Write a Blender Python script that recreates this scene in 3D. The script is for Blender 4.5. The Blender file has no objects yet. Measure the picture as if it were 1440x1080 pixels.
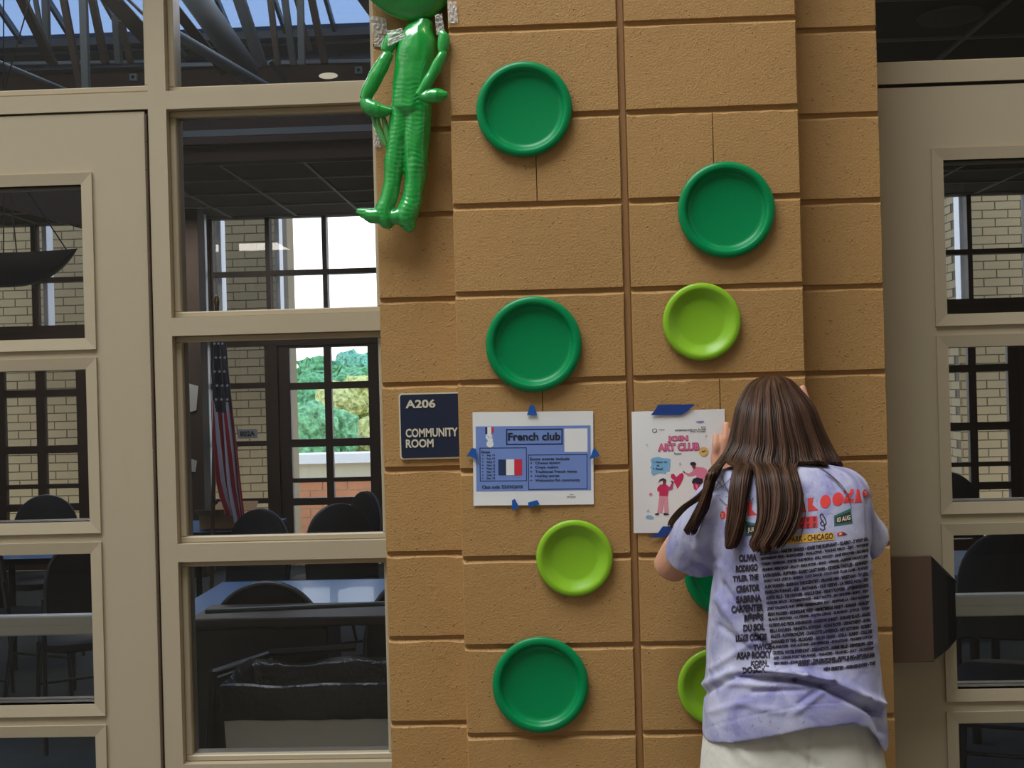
import bpy, bmesh, math, random
from mathutils import Vector, Matrix, noise
from mathutils.bvhtree import BVHTree
random.seed(7)
SC = bpy.context.scene
COL = SC.collection
PI = math.pi
# ---------------------------------------------------------------- camera
F = 1600.0
CAM = Vector((.222, -2.614, 1.6146))
YAW, PITCH, ROLL = -.0367, .0017, -.0267
_f = Vector((math.sin(YAW)*math.cos(PITCH), math.cos(YAW)*math.cos(PITCH), math.sin(PITCH)))
_r0 = Vector((math.cos(YAW), -math.sin(YAW), 0)); _u0 = _r0.cross(_f)
RT = math.cos(ROLL)*_r0 + math.sin(ROLL)*_u0
UP = -math.sin(ROLL)*_r0 + math.cos(ROLL)*_u0
cd = bpy.data.cameras.new('camera'); cam = bpy.data.objects.new('camera', cd); COL.objects.link(cam)
m = Matrix.Identity(4)
for i in range(3):
    m[i][0] = RT[i]; m[i][1] = UP[i]; m[i][2] = -_f[i]; m[i][3] = CAM[i]
cam.matrix_world = m
cd.sensor_width = 36; cd.lens = F/1440*36; cd.clip_start = .05; cd.clip_end = 300
SC.camera = cam
def at(px, py, Y):
    """the point of the plane y=Y that the photograph shows at a pixel (used for measuring)"""
    d = _f + RT*((px-720)/F) - UP*((py-540)/F)
    return CAM + d*((Y-CAM.y)/d.y)
def to_px(p):
    d = p-CAM; w = d.dot(_f)
    return 720+F*d.dot(RT)/w, 540-F*d.dot(UP)/w
# ---------------------------------------------------------------- world, lights, exposure
SC.view_settings.view_transform = 'Standard'; SC.view_settings.look = 'None'
SC.view_settings.exposure = 0.0; SC.view_settings.gamma = 1.0
SC.view_settings.use_curve_mapping = False
w = bpy.data.worlds.new('sky'); SC.world = w; w.use_nodes = True
nt = w.node_tree; nt.nodes.clear()
o = nt.nodes.new('ShaderNodeOutputWorld'); b = nt.nodes.new('ShaderNodeBackground')
g = nt.nodes.new('ShaderNodeNewGeometry'); sx = nt.nodes.new('ShaderNodeSeparateXYZ'); cr = nt.nodes.new('ShaderNodeValToRGB')
mr = nt.nodes.new('ShaderNodeMath'); mr.operation = 'MULTIPLY'; mr.inputs[1].default_value = -1
nt.links.new(g.outputs['Incoming'], sx.inputs[0]); nt.links.new(sx.outputs['Z'], mr.inputs[0]); nt.links.new(mr.outputs[0], cr.inputs[0])
cr.color_ramp.elements[0].position = 0; cr.color_ramp.elements[0].color = (1, 1, 1, 1)
cr.color_ramp.elements[1].position = .6; cr.color_ramp.elements[1].color = (.50, .66, .95, 1)
nt.links.new(cr.outputs[0], b.inputs['Color']); b.inputs['Strength'].default_value = 2.2
nt.links.new(b.outputs[0], o.inputs[0])
def area(name, loc, target, sx_, sy_, power, col):
    l = bpy.data.lights.new(name, 'AREA'); l.shape = 'RECTANGLE'; l.size = sx_; l.size_y = sy_; l.energy = power; l.color = col
    ob = bpy.data.objects.new(name, l); COL.objects.link(ob); ob.location = loc
    ob.rotation_euler = (Vector(target)-Vector(loc)).to_track_quat('-Z', 'Y').to_euler()
    return ob
area('hall_skylight_lamp', (-2.5, -3.1, 8.6), (-2.5, -3.1, 0), 5.5, 4.0, 760, (.93, .975, 1))
area('hall_ceiling_lamp', (3.2, -2.6, 8.6), (3.2, -2.6, 0), 1.2, .6, 30, (1, .78, .5))  # added warm fill for the right side of the hall
area('room_ceiling_lamp', (-3.2, 6.6, 3.16), (-3.2, 6.6, 0), 1.2, .6, 26, (1, .93, .84))  # this and the next two are added fills that brighten the room
area('room_ceiling_lamp', (-.9, 1.5, 3.1), (-.9, 1.2, 0), 1.2, .6, 12, (.95, .97, 1))
area('room_ceiling_lamp', (3.2, 5.0, 3.16), (3.2, 5.0, 0), 1.2, .6, 16, (1, .93, .84))
area('room_skylight_lamp', (-2.2, 3.4, 4.3), (-2.2, 4.2, 0), 3.0, 1.0, 17, (.8, .9, 1))
# ---------------------------------------------------------------- helpers
def srgb(c):
    return tuple(((v/255+.055)/1.055)**2.4 if v/255 > .04045 else v/255/12.92 for v in c)
def mat(name, col, rough=.6, metal=0, coat=0, spec=.5, bump=None, var=None, sheen=0, emit=None):
    """bump=(scale,strength,distance); var=(scale,amount)"""
    mt = bpy.data.materials.new(name); mt.use_nodes = True; n = mt.node_tree; bs = n.nodes['Principled BSDF']
    c = srgb(col); bs.inputs['Base Color'].default_value = (*c, 1); bs.inputs['Roughness'].default_value = rough
    bs.inputs['Metallic'].default_value = metal; bs.inputs['Coat Weight'].default_value = coat
    bs.inputs['Specular IOR Level'].default_value = spec; bs.inputs['Sheen Weight'].default_value = sheen
    if emit: bs.inputs['Emission Color'].default_value = (*c, 1); bs.inputs['Emission Strength'].default_value = emit
    g = n.nodes.new('ShaderNodeNewGeometry')
    if var:
        nz = n.nodes.new('ShaderNodeTexNoise'); nz.inputs['Scale'].default_value = var[0]; nz.inputs['Detail'].default_value = 3
        n.links.new(g.outputs['Position'], nz.inputs['Vector'])
        r = n.nodes.new('ShaderNodeValToRGB'); a = var[1]
        r.color_ramp.elements[0].position = .3; r.color_ramp.elements[0].color = (*[v*(1-a) for v in c], 1)
        r.color_ramp.elements[1].position = .7; r.color_ramp.elements[1].color = (*[min(1, v*(1+a)) for v in c], 1)
        n.links.new(nz.outputs[0], r.inputs[0]); n.links.new(r.outputs[0], bs.inputs['Base Color'])
    if bump:
        nz = n.nodes.new('ShaderNodeTexNoise'); nz.inputs['Scale'].default_value = bump[0]; nz.inputs['Detail'].default_value = 4
        n.links.new(g.outputs['Position'], nz.inputs['Vector'])
        bp = n.nodes.new('ShaderNodeBump'); bp.inputs['Strength'].default_value = bump[1]; bp.inputs['Distance'].default_value = bump[2]
        n.links.new(nz.outputs[0], bp.inputs['Height']); n.links.new(bp.outputs[0], bs.inputs['Normal'])
    return mt
def glass_mat(name, tint=(1, 1, 1), ior=1.45):
    mt = bpy.data.materials.new(name); mt.use_nodes = True; n = mt.node_tree; n.nodes.clear()
    o = n.nodes.new('ShaderNodeOutputMaterial'); t = n.nodes.new('ShaderNodeBsdfTransparent'); gl = n.nodes.new('ShaderNodeBsdfGlossy')
    t.inputs[0].default_value = (*tint, 1); gl.inputs['Roughness'].default_value = .0
    f = n.nodes.new('ShaderNodeFresnel'); f.inputs[0].default_value = ior; mx = n.nodes.new('ShaderNodeMixShader')
    n.links.new(f.outputs[0], mx.inputs[0]); n.links.new(t.outputs[0], mx.inputs[1]); n.links.new(gl.outputs[0], mx.inputs[2]); n.links.new(mx.outputs[0], o.inputs[0])
    return mt
def block_paint(name, col):
    """painted concrete block: orange peel, fine grain and sparse pits"""
    mt = mat(name, col, .55, spec=.35, var=(2.5, .05)); n = mt.node_tree; bs = n.nodes['Principled BSDF']
    g = n.nodes.new('ShaderNodeNewGeometry')
    def nz(scale, det):
        t = n.nodes.new('ShaderNodeTexNoise'); t.inputs['Scale'].default_value = scale; t.inputs['Detail'].default_value = det
        n.links.new(g.outputs['Position'], t.inputs['Vector']); return t
    a = nz(34, 2); c0 = nz(210, 2); d = nz(105, 3); e = nz(120, 2)
    c = n.nodes.new('ShaderNodeMath'); c.operation = 'MULTIPLY'; c.inputs[1].default_value = .42; n.links.new(c0.outputs[0], c.inputs[0])
    lump = n.nodes.new('ShaderNodeMapRange'); lump.inputs[1].default_value = .66; lump.inputs[2].default_value = .76; n.links.new(e.outputs[0], lump.inputs[0])
    c1 = n.nodes.new('ShaderNodeMath'); c1.operation = 'MULTIPLY_ADD'; c1.inputs[1].default_value = .5; n.links.new(lump.outputs[0], c1.inputs[0]); n.links.new(c.outputs[0], c1.inputs[2]); c = c1
    pit = n.nodes.new('ShaderNodeMapRange'); pit.inputs[1].default_value = .66; pit.inputs[2].default_value = .725; pit.inputs[3].default_value = 0; pit.inputs[4].default_value = -1
    n.links.new(d.outputs[0], pit.inputs[0])
    s = n.nodes.new('ShaderNodeMath'); s.operation = 'MULTIPLY_ADD'; s.inputs[1].default_value = .22
    n.links.new(a.outputs[0], s.inputs[0]); n.links.new(c.outputs[0], s.inputs[2])
    s2 = n.nodes.new('ShaderNodeMath'); s2.operation = 'MULTIPLY_ADD'; s2.inputs[1].default_value = 1.1
    n.links.new(pit.outputs[0], s2.inputs[0]); n.links.new(s.outputs[0], s2.inputs[2])
    bp = n.nodes.new('ShaderNodeBump'); bp.inputs['Strength'].default_value = .8; bp.inputs['Distance'].default_value = .0040
    n.links.new(s2.outputs[0], bp.inputs['Height']); n.links.new(bp.outputs[0], bs.inputs['Normal'])
    return mt
class MB:
    def __init__(s): s.v = []; s.f = []; s.m = []
    def add(s, v, f, mi=0):
        n = len(s.v); s.v += [Vector(p) for p in v]; s.f += [tuple(i+n for i in q) for q in f]; s.m += [mi]*len(f)
    def box(s, a, b, mi=0):
        (x0, y0, z0), (x1, y1, z1) = a, b
        x0, x1 = min(x0, x1), max(x0, x1); y0, y1 = min(y0, y1), max(y0, y1); z0, z1 = min(z0, z1), max(z0, z1)
        s.add([(x0, y0, z0), (x1, y0, z0), (x1, y1, z0), (x0, y1, z0), (x0, y0, z1), (x1, y0, z1), (x1, y1, z1), (x0, y1, z1)],
              [(0, 3, 2, 1), (4, 5, 6, 7), (0, 1, 5, 4), (1, 2, 6, 5), (2, 3, 7, 6), (3, 0, 4, 7)], mi)
    def cbox(s, a, b, c=.003, mi=0):
        """box whose front (low y) edges are chamfered"""
        (x0, y0, z0), (x1, y1, z1) = a, b
        s.add([(x0+c, y0, z0+c), (x1-c, y0, z0+c), (x1-c, y0, z1-c), (x0+c, y0, z1-c), (x0, y0+c, z0), (x1, y0+c, z0), (x1, y0+c, z1), (x0, y0+c, z1),
               (x0, y1, z0), (x1, y1, z0), (x1, y1, z1), (x0, y1, z1)],
              [(0, 1, 2, 3), (0, 4, 5, 1), (1, 5, 6, 2), (2, 6, 7, 3), (3, 7, 4, 0), (4, 8, 9, 5), (5, 9, 10, 6), (6, 10, 11, 7), (7, 11, 8, 4), (8, 11, 10, 9)], mi)
    def bar(s, p, q, wx, wy, mi=0):
        p, q = Vector(p), Vector(q); d = (q-p).normalized()
        a = d.cross(Vector((0, 1, 0)));  a = a if a.length > .1 else Vector((1, 0, 0)); a = a.normalized(); b_ = a.cross(d).normalized()
        a *= wx/2; b_ *= wy/2
        s.add([p-a-b_, p+a-b_, p+a+b_, p-a+b_, q-a-b_, q+a-b_, q+a+b_, q-a+b_],
              [(0, 3, 2, 1), (4, 5, 6, 7), (0, 1, 5, 4), (1, 2, 6, 5), (2, 3, 7, 6), (3, 0, 4, 7)], mi)
    def tube(s, pts, rad, n=10, mi=0, flat=None, cap=True):
        """tapered tube; flat=(axis vector, factor) squashes the section"""
        pts = [Vector(p) for p in pts]; k = len(pts)
        if not isinstance(rad, (list, tuple)): rad = [rad]*k
        up = Vector((0, 1, 0)); base = len(s.v); prev = None
        for i in range(k):
            d = (pts[min(i+1, k-1)]-pts[max(i-1, 0)]).normalized()
            a = (prev - d*prev.dot(d)) if prev is not None else (up-d*up.dot(d))
            if a.length < 1e-4: a = Vector((1, 0, 0)) - d*d.x
            a.normalize(); prev = a; b_ = d.cross(a)
            for j in range(n):
                t = 2*PI*j/n; o_ = (a*math.cos(t)+b_*math.sin(t))*rad[i]
                if flat: o_ -= Vector(flat[0])*o_.dot(Vector(flat[0]))*(1-flat[1])
                s.v.append(pts[i]+o_)
        fs = []
        for i in range(k-1):
            for j in range(n):
                fs.append((base+i*n+j, base+i*n+(j+1) % n, base+(i+1)*n+(j+1) % n, base+(i+1)*n+j))
        if cap:
            fs.append(tuple(base+j for j in range(n))[::-1]); fs.append(tuple(base+(k-1)*n+j for j in range(n)))
        s.f += fs; s.m += [mi]*len(fs)
    def ball(s, c, r, nu=16, nv=10, mi=0):
        c = Vector(c); r = Vector(r) if not isinstance(r, (int, float)) else Vector((r, r, r)); base = len(s.v)
        s.v.append(c+Vector((0, 0, r.z)))
        for i in range(1, nv):
            t = PI*i/nv
            for j in range(nu):
                p = 2*PI*j/nu; s.v.append(c+Vector((r.x*math.sin(t)*math.cos(p), r.y*math.sin(t)*math.sin(p), r.z*math.cos(t))))
        s.v.append(c-Vector((0, 0, r.z))); L = len(s.v)-1; fs = []
        for j in range(nu): fs.append((base, base+1+j, base+1+(j+1) % nu))
        for i in range(nv-2):
            for j in range(nu):
                a = base+1+i*nu; fs.append((a+j, a+nu+j, a+nu+(j+1) % nu, a+(j+1) % nu))
        a = base+1+(nv-2)*nu
        for j in range(nu): fs.append((a+j, L, a+(j+1) % nu))
        s.f += fs; s.m += [mi]*len(fs)
    def lathe(s, prof, c, n=48, mi=0):
        """profile (r, y) turned about the y axis through c; first and last r may be 0"""
        c = Vector(c); base = len(s.v); rings = []
        for r, y in prof:
            if r < 1e-6: s.v.append(c+Vector((0, y, 0))); rings.append([len(s.v)-1]*n)
            else:
                rings.append(list(range(len(s.v), len(s.v)+n)))
                for j in range(n): s.v.append(c+Vector((r*math.cos(2*PI*j/n), y, r*math.sin(2*PI*j/n))))
        for a, b_ in zip(rings, rings[1:]):
            for j in range(n):
                q = [a[j], a[(j+1) % n], b_[(j+1) % n], b_[j]]; u = []
                for i in q:
                    if i not in u: u.append(i)
                s.f.append(tuple(u)); s.m.append(mi)
    def prism(s, pts, y0, y1, mi=0):
        """outline in x,z given counter-clockwise seen from -y, thickness y0..y1"""
        n = len(pts); s.add([(x, y0, z) for x, z in pts]+[(x, y1, z) for x, z in pts],
                            [tuple(range(n))]+[tuple(range(2*n-1, n-1, -1))]+[(i, i+n, (i+1) % n+n, (i+1) % n) for i in range(n)], mi)
    def build(s, name, mats, parent=None, smooth=False, loc=None, local=False):
        me = bpy.data.meshes.new(name); me.from_pydata([tuple(v) for v in s.v], [], s.f)
        mats = mats if isinstance(mats, (list, tuple)) else [mats]
        for mm in mats: me.materials.append(mm)
        if len(mats) > 1: me.polygons.foreach_set('material_index', s.m)
        bm = bmesh.new(); bm.from_mesh(me)
        try: bmesh.ops.recalc_face_normals(bm, faces=bm.faces)
        except Exception: pass
        bm.to_mesh(me); bm.free()
        if smooth: me.shade_smooth() if smooth is True else None
        if isinstance(smooth, float):
            me.shade_smooth()
            bm = bmesh.new(); bm.from_mesh(me)
            for e in bm.edges:
                if len(e.link_faces) == 2 and e.calc_face_angle(0) > smooth: e.smooth = False
            bm.to_mesh(me); bm.free()
        return link(name, me, parent, loc, local)
def link(name, me, parent=None, loc=None, local=False):
    ob = bpy.data.objects.new(name, me); COL.objects.link(ob)
    if loc is not None: ob.location = loc
    if parent is not None:
        ob.parent = parent
        if not local: ob.matrix_parent_inverse = Matrix.Translation(-Vector(parent.location))
    return ob
def tag(o, label=None, cat=None, group=None, kind=None):
    if label: o['label'] = label
    if cat: o['category'] = cat
    if group: o['group'] = group
    if kind: o['kind'] = kind
    return o
def thing(name, loc, label, cat, group=None, rz=0):
    o = bpy.data.objects.new(name, None); COL.objects.link(o); o.location = loc; o.rotation_euler = (0, 0, rz); o.empty_display_size = .05
    return tag(o, label, cat, group)
def copy_tree(o, parent=None):
    c = o.copy(); COL.objects.link(c)
    if parent is not None: c.parent = parent
    for ch in list(o.children): copy_tree(ch, c)
    return c
def remesh(mb, name, m_, parent, voxel, smooth_it=6, fn=None):
    """voxel-union of everything in mb as one continuous surface"""
    ob = mb.build(name, m_, None)
    md = ob.modifiers.new('r', 'REMESH'); md.mode = 'VOXEL'; md.voxel_size = voxel
    sm = ob.modifiers.new('s', 'SMOOTH'); sm.iterations = smooth_it; sm.factor = .5
    dg = bpy.context.evaluated_depsgraph_get(); me = bpy.data.meshes.new_from_object(ob.evaluated_get(dg))
    ob.modifiers.clear(); old = ob.data; ob.data = me; me.name = name; bpy.data.meshes.remove(old)
    if fn:
        ns = [v.normal.copy() for v in me.vertices]
        for v, n_ in zip(me.vertices, ns): v.co = fn(v.co.copy(), n_)
    me.shade_smooth()
    if parent is not None: ob.parent = parent; ob.matrix_parent_inverse = Matrix.Translation(-Vector(parent.location))
    return ob
_tc = {}
def glyphs(s, bold=0.0):
    """outline letters as (verts in 0..1 x 0..1, faces)"""
    key = (s, bold)
    if key in _tc: return _tc[key]
    cu = bpy.data.curves.new('t', 'FONT'); cu.body = s; cu.size = 1; cu.offset = bold; cu.resolution_u = 3
    ob = bpy.data.objects.new('t', cu); COL.objects.link(ob)
    dg = bpy.context.evaluated_depsgraph_get(); me = ob.evaluated_get(dg).to_mesh()
    vs = [Vector(v.co) for v in me.vertices]; fs = [tuple(p.vertices) for p in me.polygons]
    ob.evaluated_get(dg).to_mesh_clear(); bpy.data.objects.remove(ob); bpy.data.curves.remove(cu)
    x0 = min(v.x for v in vs); x1 = max(v.x for v in vs); y0 = min(v.y for v in vs); y1 = max(v.y for v in vs)
    r = ([((v.x-x0)/(x1-x0), (v.y-y0)/(y1-y0)) for v in vs], fs); _tc[key] = r
    return r
def text(mb, s, o_, rx, uz, mi=0, bold=0.0):
    """letters fitted to the parallelogram o_, o_+rx, o_+uz"""
    vs, fs = glyphs(s, bold); mb.add([Vector(o_)+Vector(rx)*x+Vector(uz)*y for x, y in vs], fs, mi)
# ---------------------------------------------------------------- materials
PAINT = block_paint('tan_block_paint', (178, 138, 86))
PAINT_JOINT = mat('tan_joint_paint', (174, 134, 84), .6, bump=(90, .3, .002))
CAULK = mat('brown_caulk', (146, 104, 62), .6)
BEIGE = mat('beige_enamel', (180, 166, 141), .42, bump=(320, .12, .0006))
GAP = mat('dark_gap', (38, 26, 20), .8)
HINGE = mat('hinge_metal', (104, 88, 74), .45, metal=.3)
GLASS = glass_mat('clear_glass')
TINT = glass_mat('tinted_skylight_glass', (.17, .25, .38))
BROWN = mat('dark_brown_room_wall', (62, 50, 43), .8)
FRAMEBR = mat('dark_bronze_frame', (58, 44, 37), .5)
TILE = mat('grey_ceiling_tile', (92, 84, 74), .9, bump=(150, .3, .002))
TGRID = mat('ceiling_grid_metal', (150, 145, 132), .5)
STEEL = mat('painted_grey_steel', (112, 116, 116), .5)
STEELBR = mat('brown_steel', (88, 76, 68), .55)
CARPET = mat('dark_teal_carpet', (44, 54, 58), .95, bump=(400, .4, .003), var=(6, .2))
TERR = mat('hall_floor_vinyl', (104, 100, 92), .4)
PLASTER = mat('hall_plaster', (196, 192, 184), .8)
BRICK = mat('buff_brick', (136, 123, 92), .85, bump=(120, .4, .002), var=(1.6, .09))
MORTAR = mat('grey_mortar', (88, 80, 66), .9)
REDBRICK = mat('terracotta_brick', (190, 128, 88), .85, var=(1.3, .2))
CREAM = mat('cream_coping', (206, 196, 164), .7)
BLACKPL = mat('black_plastic', (22, 22, 24), .35)
BLACKPAD = mat('black_upholstery', (26, 25, 27), .6, bump=(200, .3, .002))
CHROME = mat('chrome_tube', (190, 200, 206), .18, metal=1)
TABLETOP = mat('dark_glossy_laminate', (58, 124, 176), .3, coat=.2, spec=.7)  # blue base colour paints the sky reflection onto the dark tops
WHITEPL = mat('pale_grey_plastic', (232, 232, 220), .5)
LINER = mat('black_bin_liner', (20, 19, 19), .28, bump=(28, .8, .012))
def struct(o): o['kind'] = 'structure'; return o
# ---------------------------------------------------------------- block wall in the middle
C = .2032; SB = .104; HJ = .0045
XJ0, XJ1 = .3973-.0072, .3973+.0068
def wall_core(name, a, b, mt):
    mb = MB(); mb.box(a, b); return struct(mb.build(name, mt))
_bm = {}
def block(parent, x0, x1, k, y, thick, jit=0.0, soft=(.5, .5)):
    key = (round(x1-x0, 4), thick, soft)
    if key not in _bm:
        w_ = x1-x0; h = C-2*HJ; mb = MB(); c = .0058; n = 7
        # front outline with slightly uneven arrises
        r = random.Random(int(w_*1e4)); ring = []
        for i in range(n): ring.append((w_*i/n, 0))
        for i in range(3): ring.append((w_, h*i/3))
        for i in range(n): ring.append((w_-w_*i/n, h))
        for i in range(3): ring.append((0, h-h*i/3))
        N = len(ring); cx, cz = w_/2, h/2; V = []
        for (x, z) in ring:
            q = c*(.8+.7*r.random()); V.append((x+(q*soft[0] if x < cx else -q*soft[1])*(1 if x in (0, w_) else 0), 0, z+(q*.25 if z < cz else -q)*(1 if z in (0, h) else 0)))
        V += [(x, c*1.5, z) for x, z in ring]+[(x, thick, z) for x, z in ring]
        fs = [tuple(range(N))]+[(i, i+N, (i+1) % N+N, (i+1) % N) for i in range(N)]+[(i+N, i+2*N, (i+1) % N+2*N, (i+1) % N+N) for i in range(N)]
        mb.add(V, fs); o = mb.build('block', PAINT, parent, loc=(0, 0, 0)); _bm[key] = o.data; COL.objects.unlink(o); bpy.data.objects.remove(o)
    return link('block', _bm[key], parent, loc=(x0, y+jit, k*C+HJ))
wp = wall_core('wall_pilaster', (.002, .0085, 0), (.7945, .22, 15*C), PAINT_JOINT)
mb = MB(); mb.box((XJ0+.0022, .0045, 0), (XJ1-.0018, .0095, 15*C)); mb.build('caulk_strip', CAULK, wp)
for k in range(15):
    for xa, xb in ((0, XJ0), (XJ1, .7967)):
        if k % 3 == 1:
            mid = (xa+xb)/2; block(wp, xa, mid-.0004, k, 0, .2, 0, (.5, .1)); block(wp, mid+.0004, xb, k, 0, .2, 0, (.1, .5))
        else: block(wp, xa, xb, k, 0, .2, random.uniform(-.0006, .0006))
wl = wall_core('wall_left', (-.190, SB+.0085, 0), (0, .36, 15*C), PAINT_JOINT)
wr = wall_core('wall_right', (.79, SB+.0085, 0), (1.0055, .36, 15*C), PAINT_JOINT)
for k in range(15):
    block(wl, -.192, .0105, k, SB, .25, random.uniform(-.0008, .0008)); block(wr, .79, 1.008, k, SB, .25, random.uniform(-.0008, .0008))
# ---------------------------------------------------------------- hollow metal frames, doors and glass
YF = .30; DEP = .13
def PX(px, py, Y=YF): return at(px, py, Y).x
def PZ(px, py, Y=YF): return at(px, py, Y).z
xm0, xm1 = PX(208, 154), PX(233.5, 154)         # the mullion between door and sidelight
xs1 = PX(537, 440)                               # sidelight opening, right edge
xd0 = PX(206.5, 154)                             # door edge beside the mullion
TOP = 3.0
zh0, zh1 = PZ(300, 151), PZ(300, 125.5)          # header bar
zB0, zB1 = PZ(245, 472.6), PZ(245, 446.7)
zC0, zC1 = PZ(250, 790.6), PZ(250, 765.5)
zD0, zD1 = PZ(280, 1075+27), PZ(280, 1075)
zhd = PZ(202, 154.5)
XL = xd0-.945
fr = MB()
fr.box((xm0, YF, 0), (xm1, YF+DEP, TOP)); fr.box((xs1, YF, 0), (xs1+.055, YF+DEP, TOP))
for a, b in ((zh0, zh1), (zB0, zB1), (zC0, zC1), (zD0, zD1), (0, .1), (TOP, TOP+.05)): fr.box((xm1, YF+.0002, a), (xs1, YF+DEP, b))
fr.box((XL-.052, YF, zhd+.002), (xm0, YF+DEP, zh1)); fr.box((XL-.052, YF, 0), (XL-.002, YF+DEP, TOP)); fr.box((XL-.052, YF, TOP), (xm0, YF+DEP, TOP+.05))
win1 = struct(fr.build('window_1', BEIGE))
def opening(parent, x0, x1, z0, z1, rec=.024, bead=.016, nm='glazing_bead'):
    """glazing bead ring recessed in the opening with the pane behind it"""
    mb = MB(); y0, y1 = YF+rec, YF+rec+.02
    for a, b in (((x0, z0), (x1, z0+bead)), ((x0, z1-bead), (x1, z1)), ((x0, z0+bead), (x0+bead, z1-bead)), ((x1-bead, z0+bead), (x1, z1-bead))):
        mb.cbox((a[0], y0, a[1]), (b[0], y1, b[1]), .0025)
    mb.build(nm, BEIGE, parent)
    g = MB(); g.box((x0+bead*.4, y1, z0+bead*.4), (x1-bead*.4, y1+.005, z1-bead*.4)); g.build('pane', GLASS, parent)
for a, b in ((zh1, TOP), (zB1, zh0), (zC1, zB0), (zD1, zC0), (.1, zD0)): opening(win1, xm1, xs1, a, b)
opening(win1, XL-.002, xm0, PZ(100, 129), TOP)
# left door
def rect_ring(mb, x0, x1, z0, z1, w_, y0, th, slope=.004):
    """picture-frame trim with mitred corners and a slightly sloped face"""
    O = [(x0, z0), (x1, z0), (x1, z1), (x0, z1)]; I = [(x0+w_, z0+w_), (x1-w_, z0+w_), (x1-w_, z1-w_), (x0+w_, z1-w_)]
    V = [(x, y0-th, z) for x, z in O]+[(x, y0-th+slope, z) for x, z in I]+[(x, y0, z) for x, z in O]+[(x, y0+.02, z) for x, z in I]
    f = []
    for i in range(4):
        j = (i+1) % 4; f += [(i, j, j+4, i+4), (i+8, j+8, j, i), (i+4, j+4, j+12, i+12)]
    mb.add(V, f)
def door(name, x0, x1, ztop, lx0, lx1, lites, trim, th=.045, y=YF+.004):
    """leaf with rectangular lights; returns the leaf"""
    mb = MB(); zs = [0.01]+[v for a, b in lites for v in (a, b)]+[ztop]
    mb.box((x0, y, .01), (lx0, y+th, ztop)); mb.box((lx1, y, .01), (x1, y+th, ztop))
    for i in range(0, len(zs), 2): mb.box((lx0, y+.0001, zs[i]), (lx1, y+th, zs[i+1]))
    d = struct(mb.build(name, BEIGE))
    for a, b in lites:
        t = MB(); rect_ring(t, lx0-trim[0], lx1+trim[1], a-trim[2], b+trim[3], trim[0], y, .007); t.build('lite_trim', BEIGE, d)
        t = MB(); rect_ring(t, lx0-trim[0], lx1+trim[1], a-trim[2], b+trim[3], trim[0], y+th+.012, .007); t.build('lite_trim', BEIGE, d)
        g = MB(); g.box((lx0-.004, y+.02, a-.004), (lx1+.004, y+.025, b+.004)); g.build('pane', GLASS, d)
    return d
YD = YF+.004
T = .030
L1 = PX(113.5, 262), PX(120, 474)
lx1 = (PX(112, 262)+PX(120.5, 474)+PX(127.5, 732)+PX(131, 988))/4
lites = [(.18, .42), (PZ(110, 1230), PZ(60, 1037)), (PZ(60, 991.5), PZ(60, 780)), (PZ(60, 735), PZ(60, 521)), (PZ(60, 477), PZ(60, 261))]
d1 = door('door_1', XL, xd0-.008, zhd-.003, XL+.15, lx1, lites, (T, T, T, T))
mb = MB()
for i in range(32):
    z = .02+i*(zhd-.03)/32; h = (zhd-.03)/32-.0015
    mb.tube([(xd0-.004, YF-.001, z), (xd0-.004, YF-.001, z+h)], .0042, 8)
mb.build('hinge', HINGE, d1)
mb = MB(); mb.box((xd0-.001, YF+.004, 0), (xm0+.001, YF+.05, zhd)); mb.build('door_gap_seal', GAP, win1)  # dark strip colours in the shade of the door gap
def panic_bar(parent, x0, x1, z0, z1):
    m_ = MB(); m_.cbox((x0, YF+.115, z0), (x1, YF+.15, z1), .004); m_.box((x0, YF+.111, (z0+z1)/2-.003), (x1, YF+.116, (z0+z1)/2+.001)); b = m_.build('panic_bar', WHITEPL, parent)
    m_ = MB(); m_.box((x0+.03, YF+.05, z0), (x0+.08, YF+.116, z1)); m_.build('bracket', BLACKPL, b); m_ = MB(); m_.box((x1-.045, YF+.05, z0), (x1-.002, YF+.116, z1)); m_.build('bracket', BLACKPL, b)
panic_bar(d1, XL+.05, lx1+.06, at(60, 893.5, YF+.12).z, at(60, 866, YF+.12).z)
# right door with its frame
XR0 = PX(1236, 300)-.045
zr1, zr0 = PZ(1300, 81.5), PZ(1300, 116.5)
fr = MB(); XR1 = XR0+1.0
fr.box((XR0-.05, YF, 0), (XR0-.003, YF+DEP, TOP)); fr.box((XR1+.003, YF, 0), (XR1+.05, YF+DEP, TOP)); fr.box((XR0-.003, YF, zr0), (XR1+.003, YF+DEP, zr1-.014)); fr.box((XR0-.05, YF, TOP), (XR1+.05, YF+DEP, TOP+.05))
win2 = struct(fr.build('window_2', BEIGE)); opening(win2, XR0-.003, XR1+.003, zr1-.014, TOP, bead=.014)
rx0 = (PX(1325.5, 225)+PX(1331, 441)+PX(1339, 706)+PX(1350, 969))/4
lr = [(.18, .42), (PZ(1390, 1215), PZ(1390, 1017)), (PZ(1390, 969), PZ(1390, 752)), (PZ(1390, 705), PZ(1390, 487)), (PZ(1390, 440), PZ(1390, 223))]
d2 = door('door_2', XR0, XR1, zr0-.009, rx0, XR1-.15, lr, (T, T, T, T))
mb = MB(); mb.box((XR0, YF+.006, zr0-.008), (XR1, YF+.06, zr0)); mb.build('head_gap', GAP, win2)  # dark strip set in for the shade above the leaf
panic_bar(d2, rx0-.11, XR1-.05, at(1400, 866, YF+.12).z, at(1400, 836, YF+.12).z)
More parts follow.
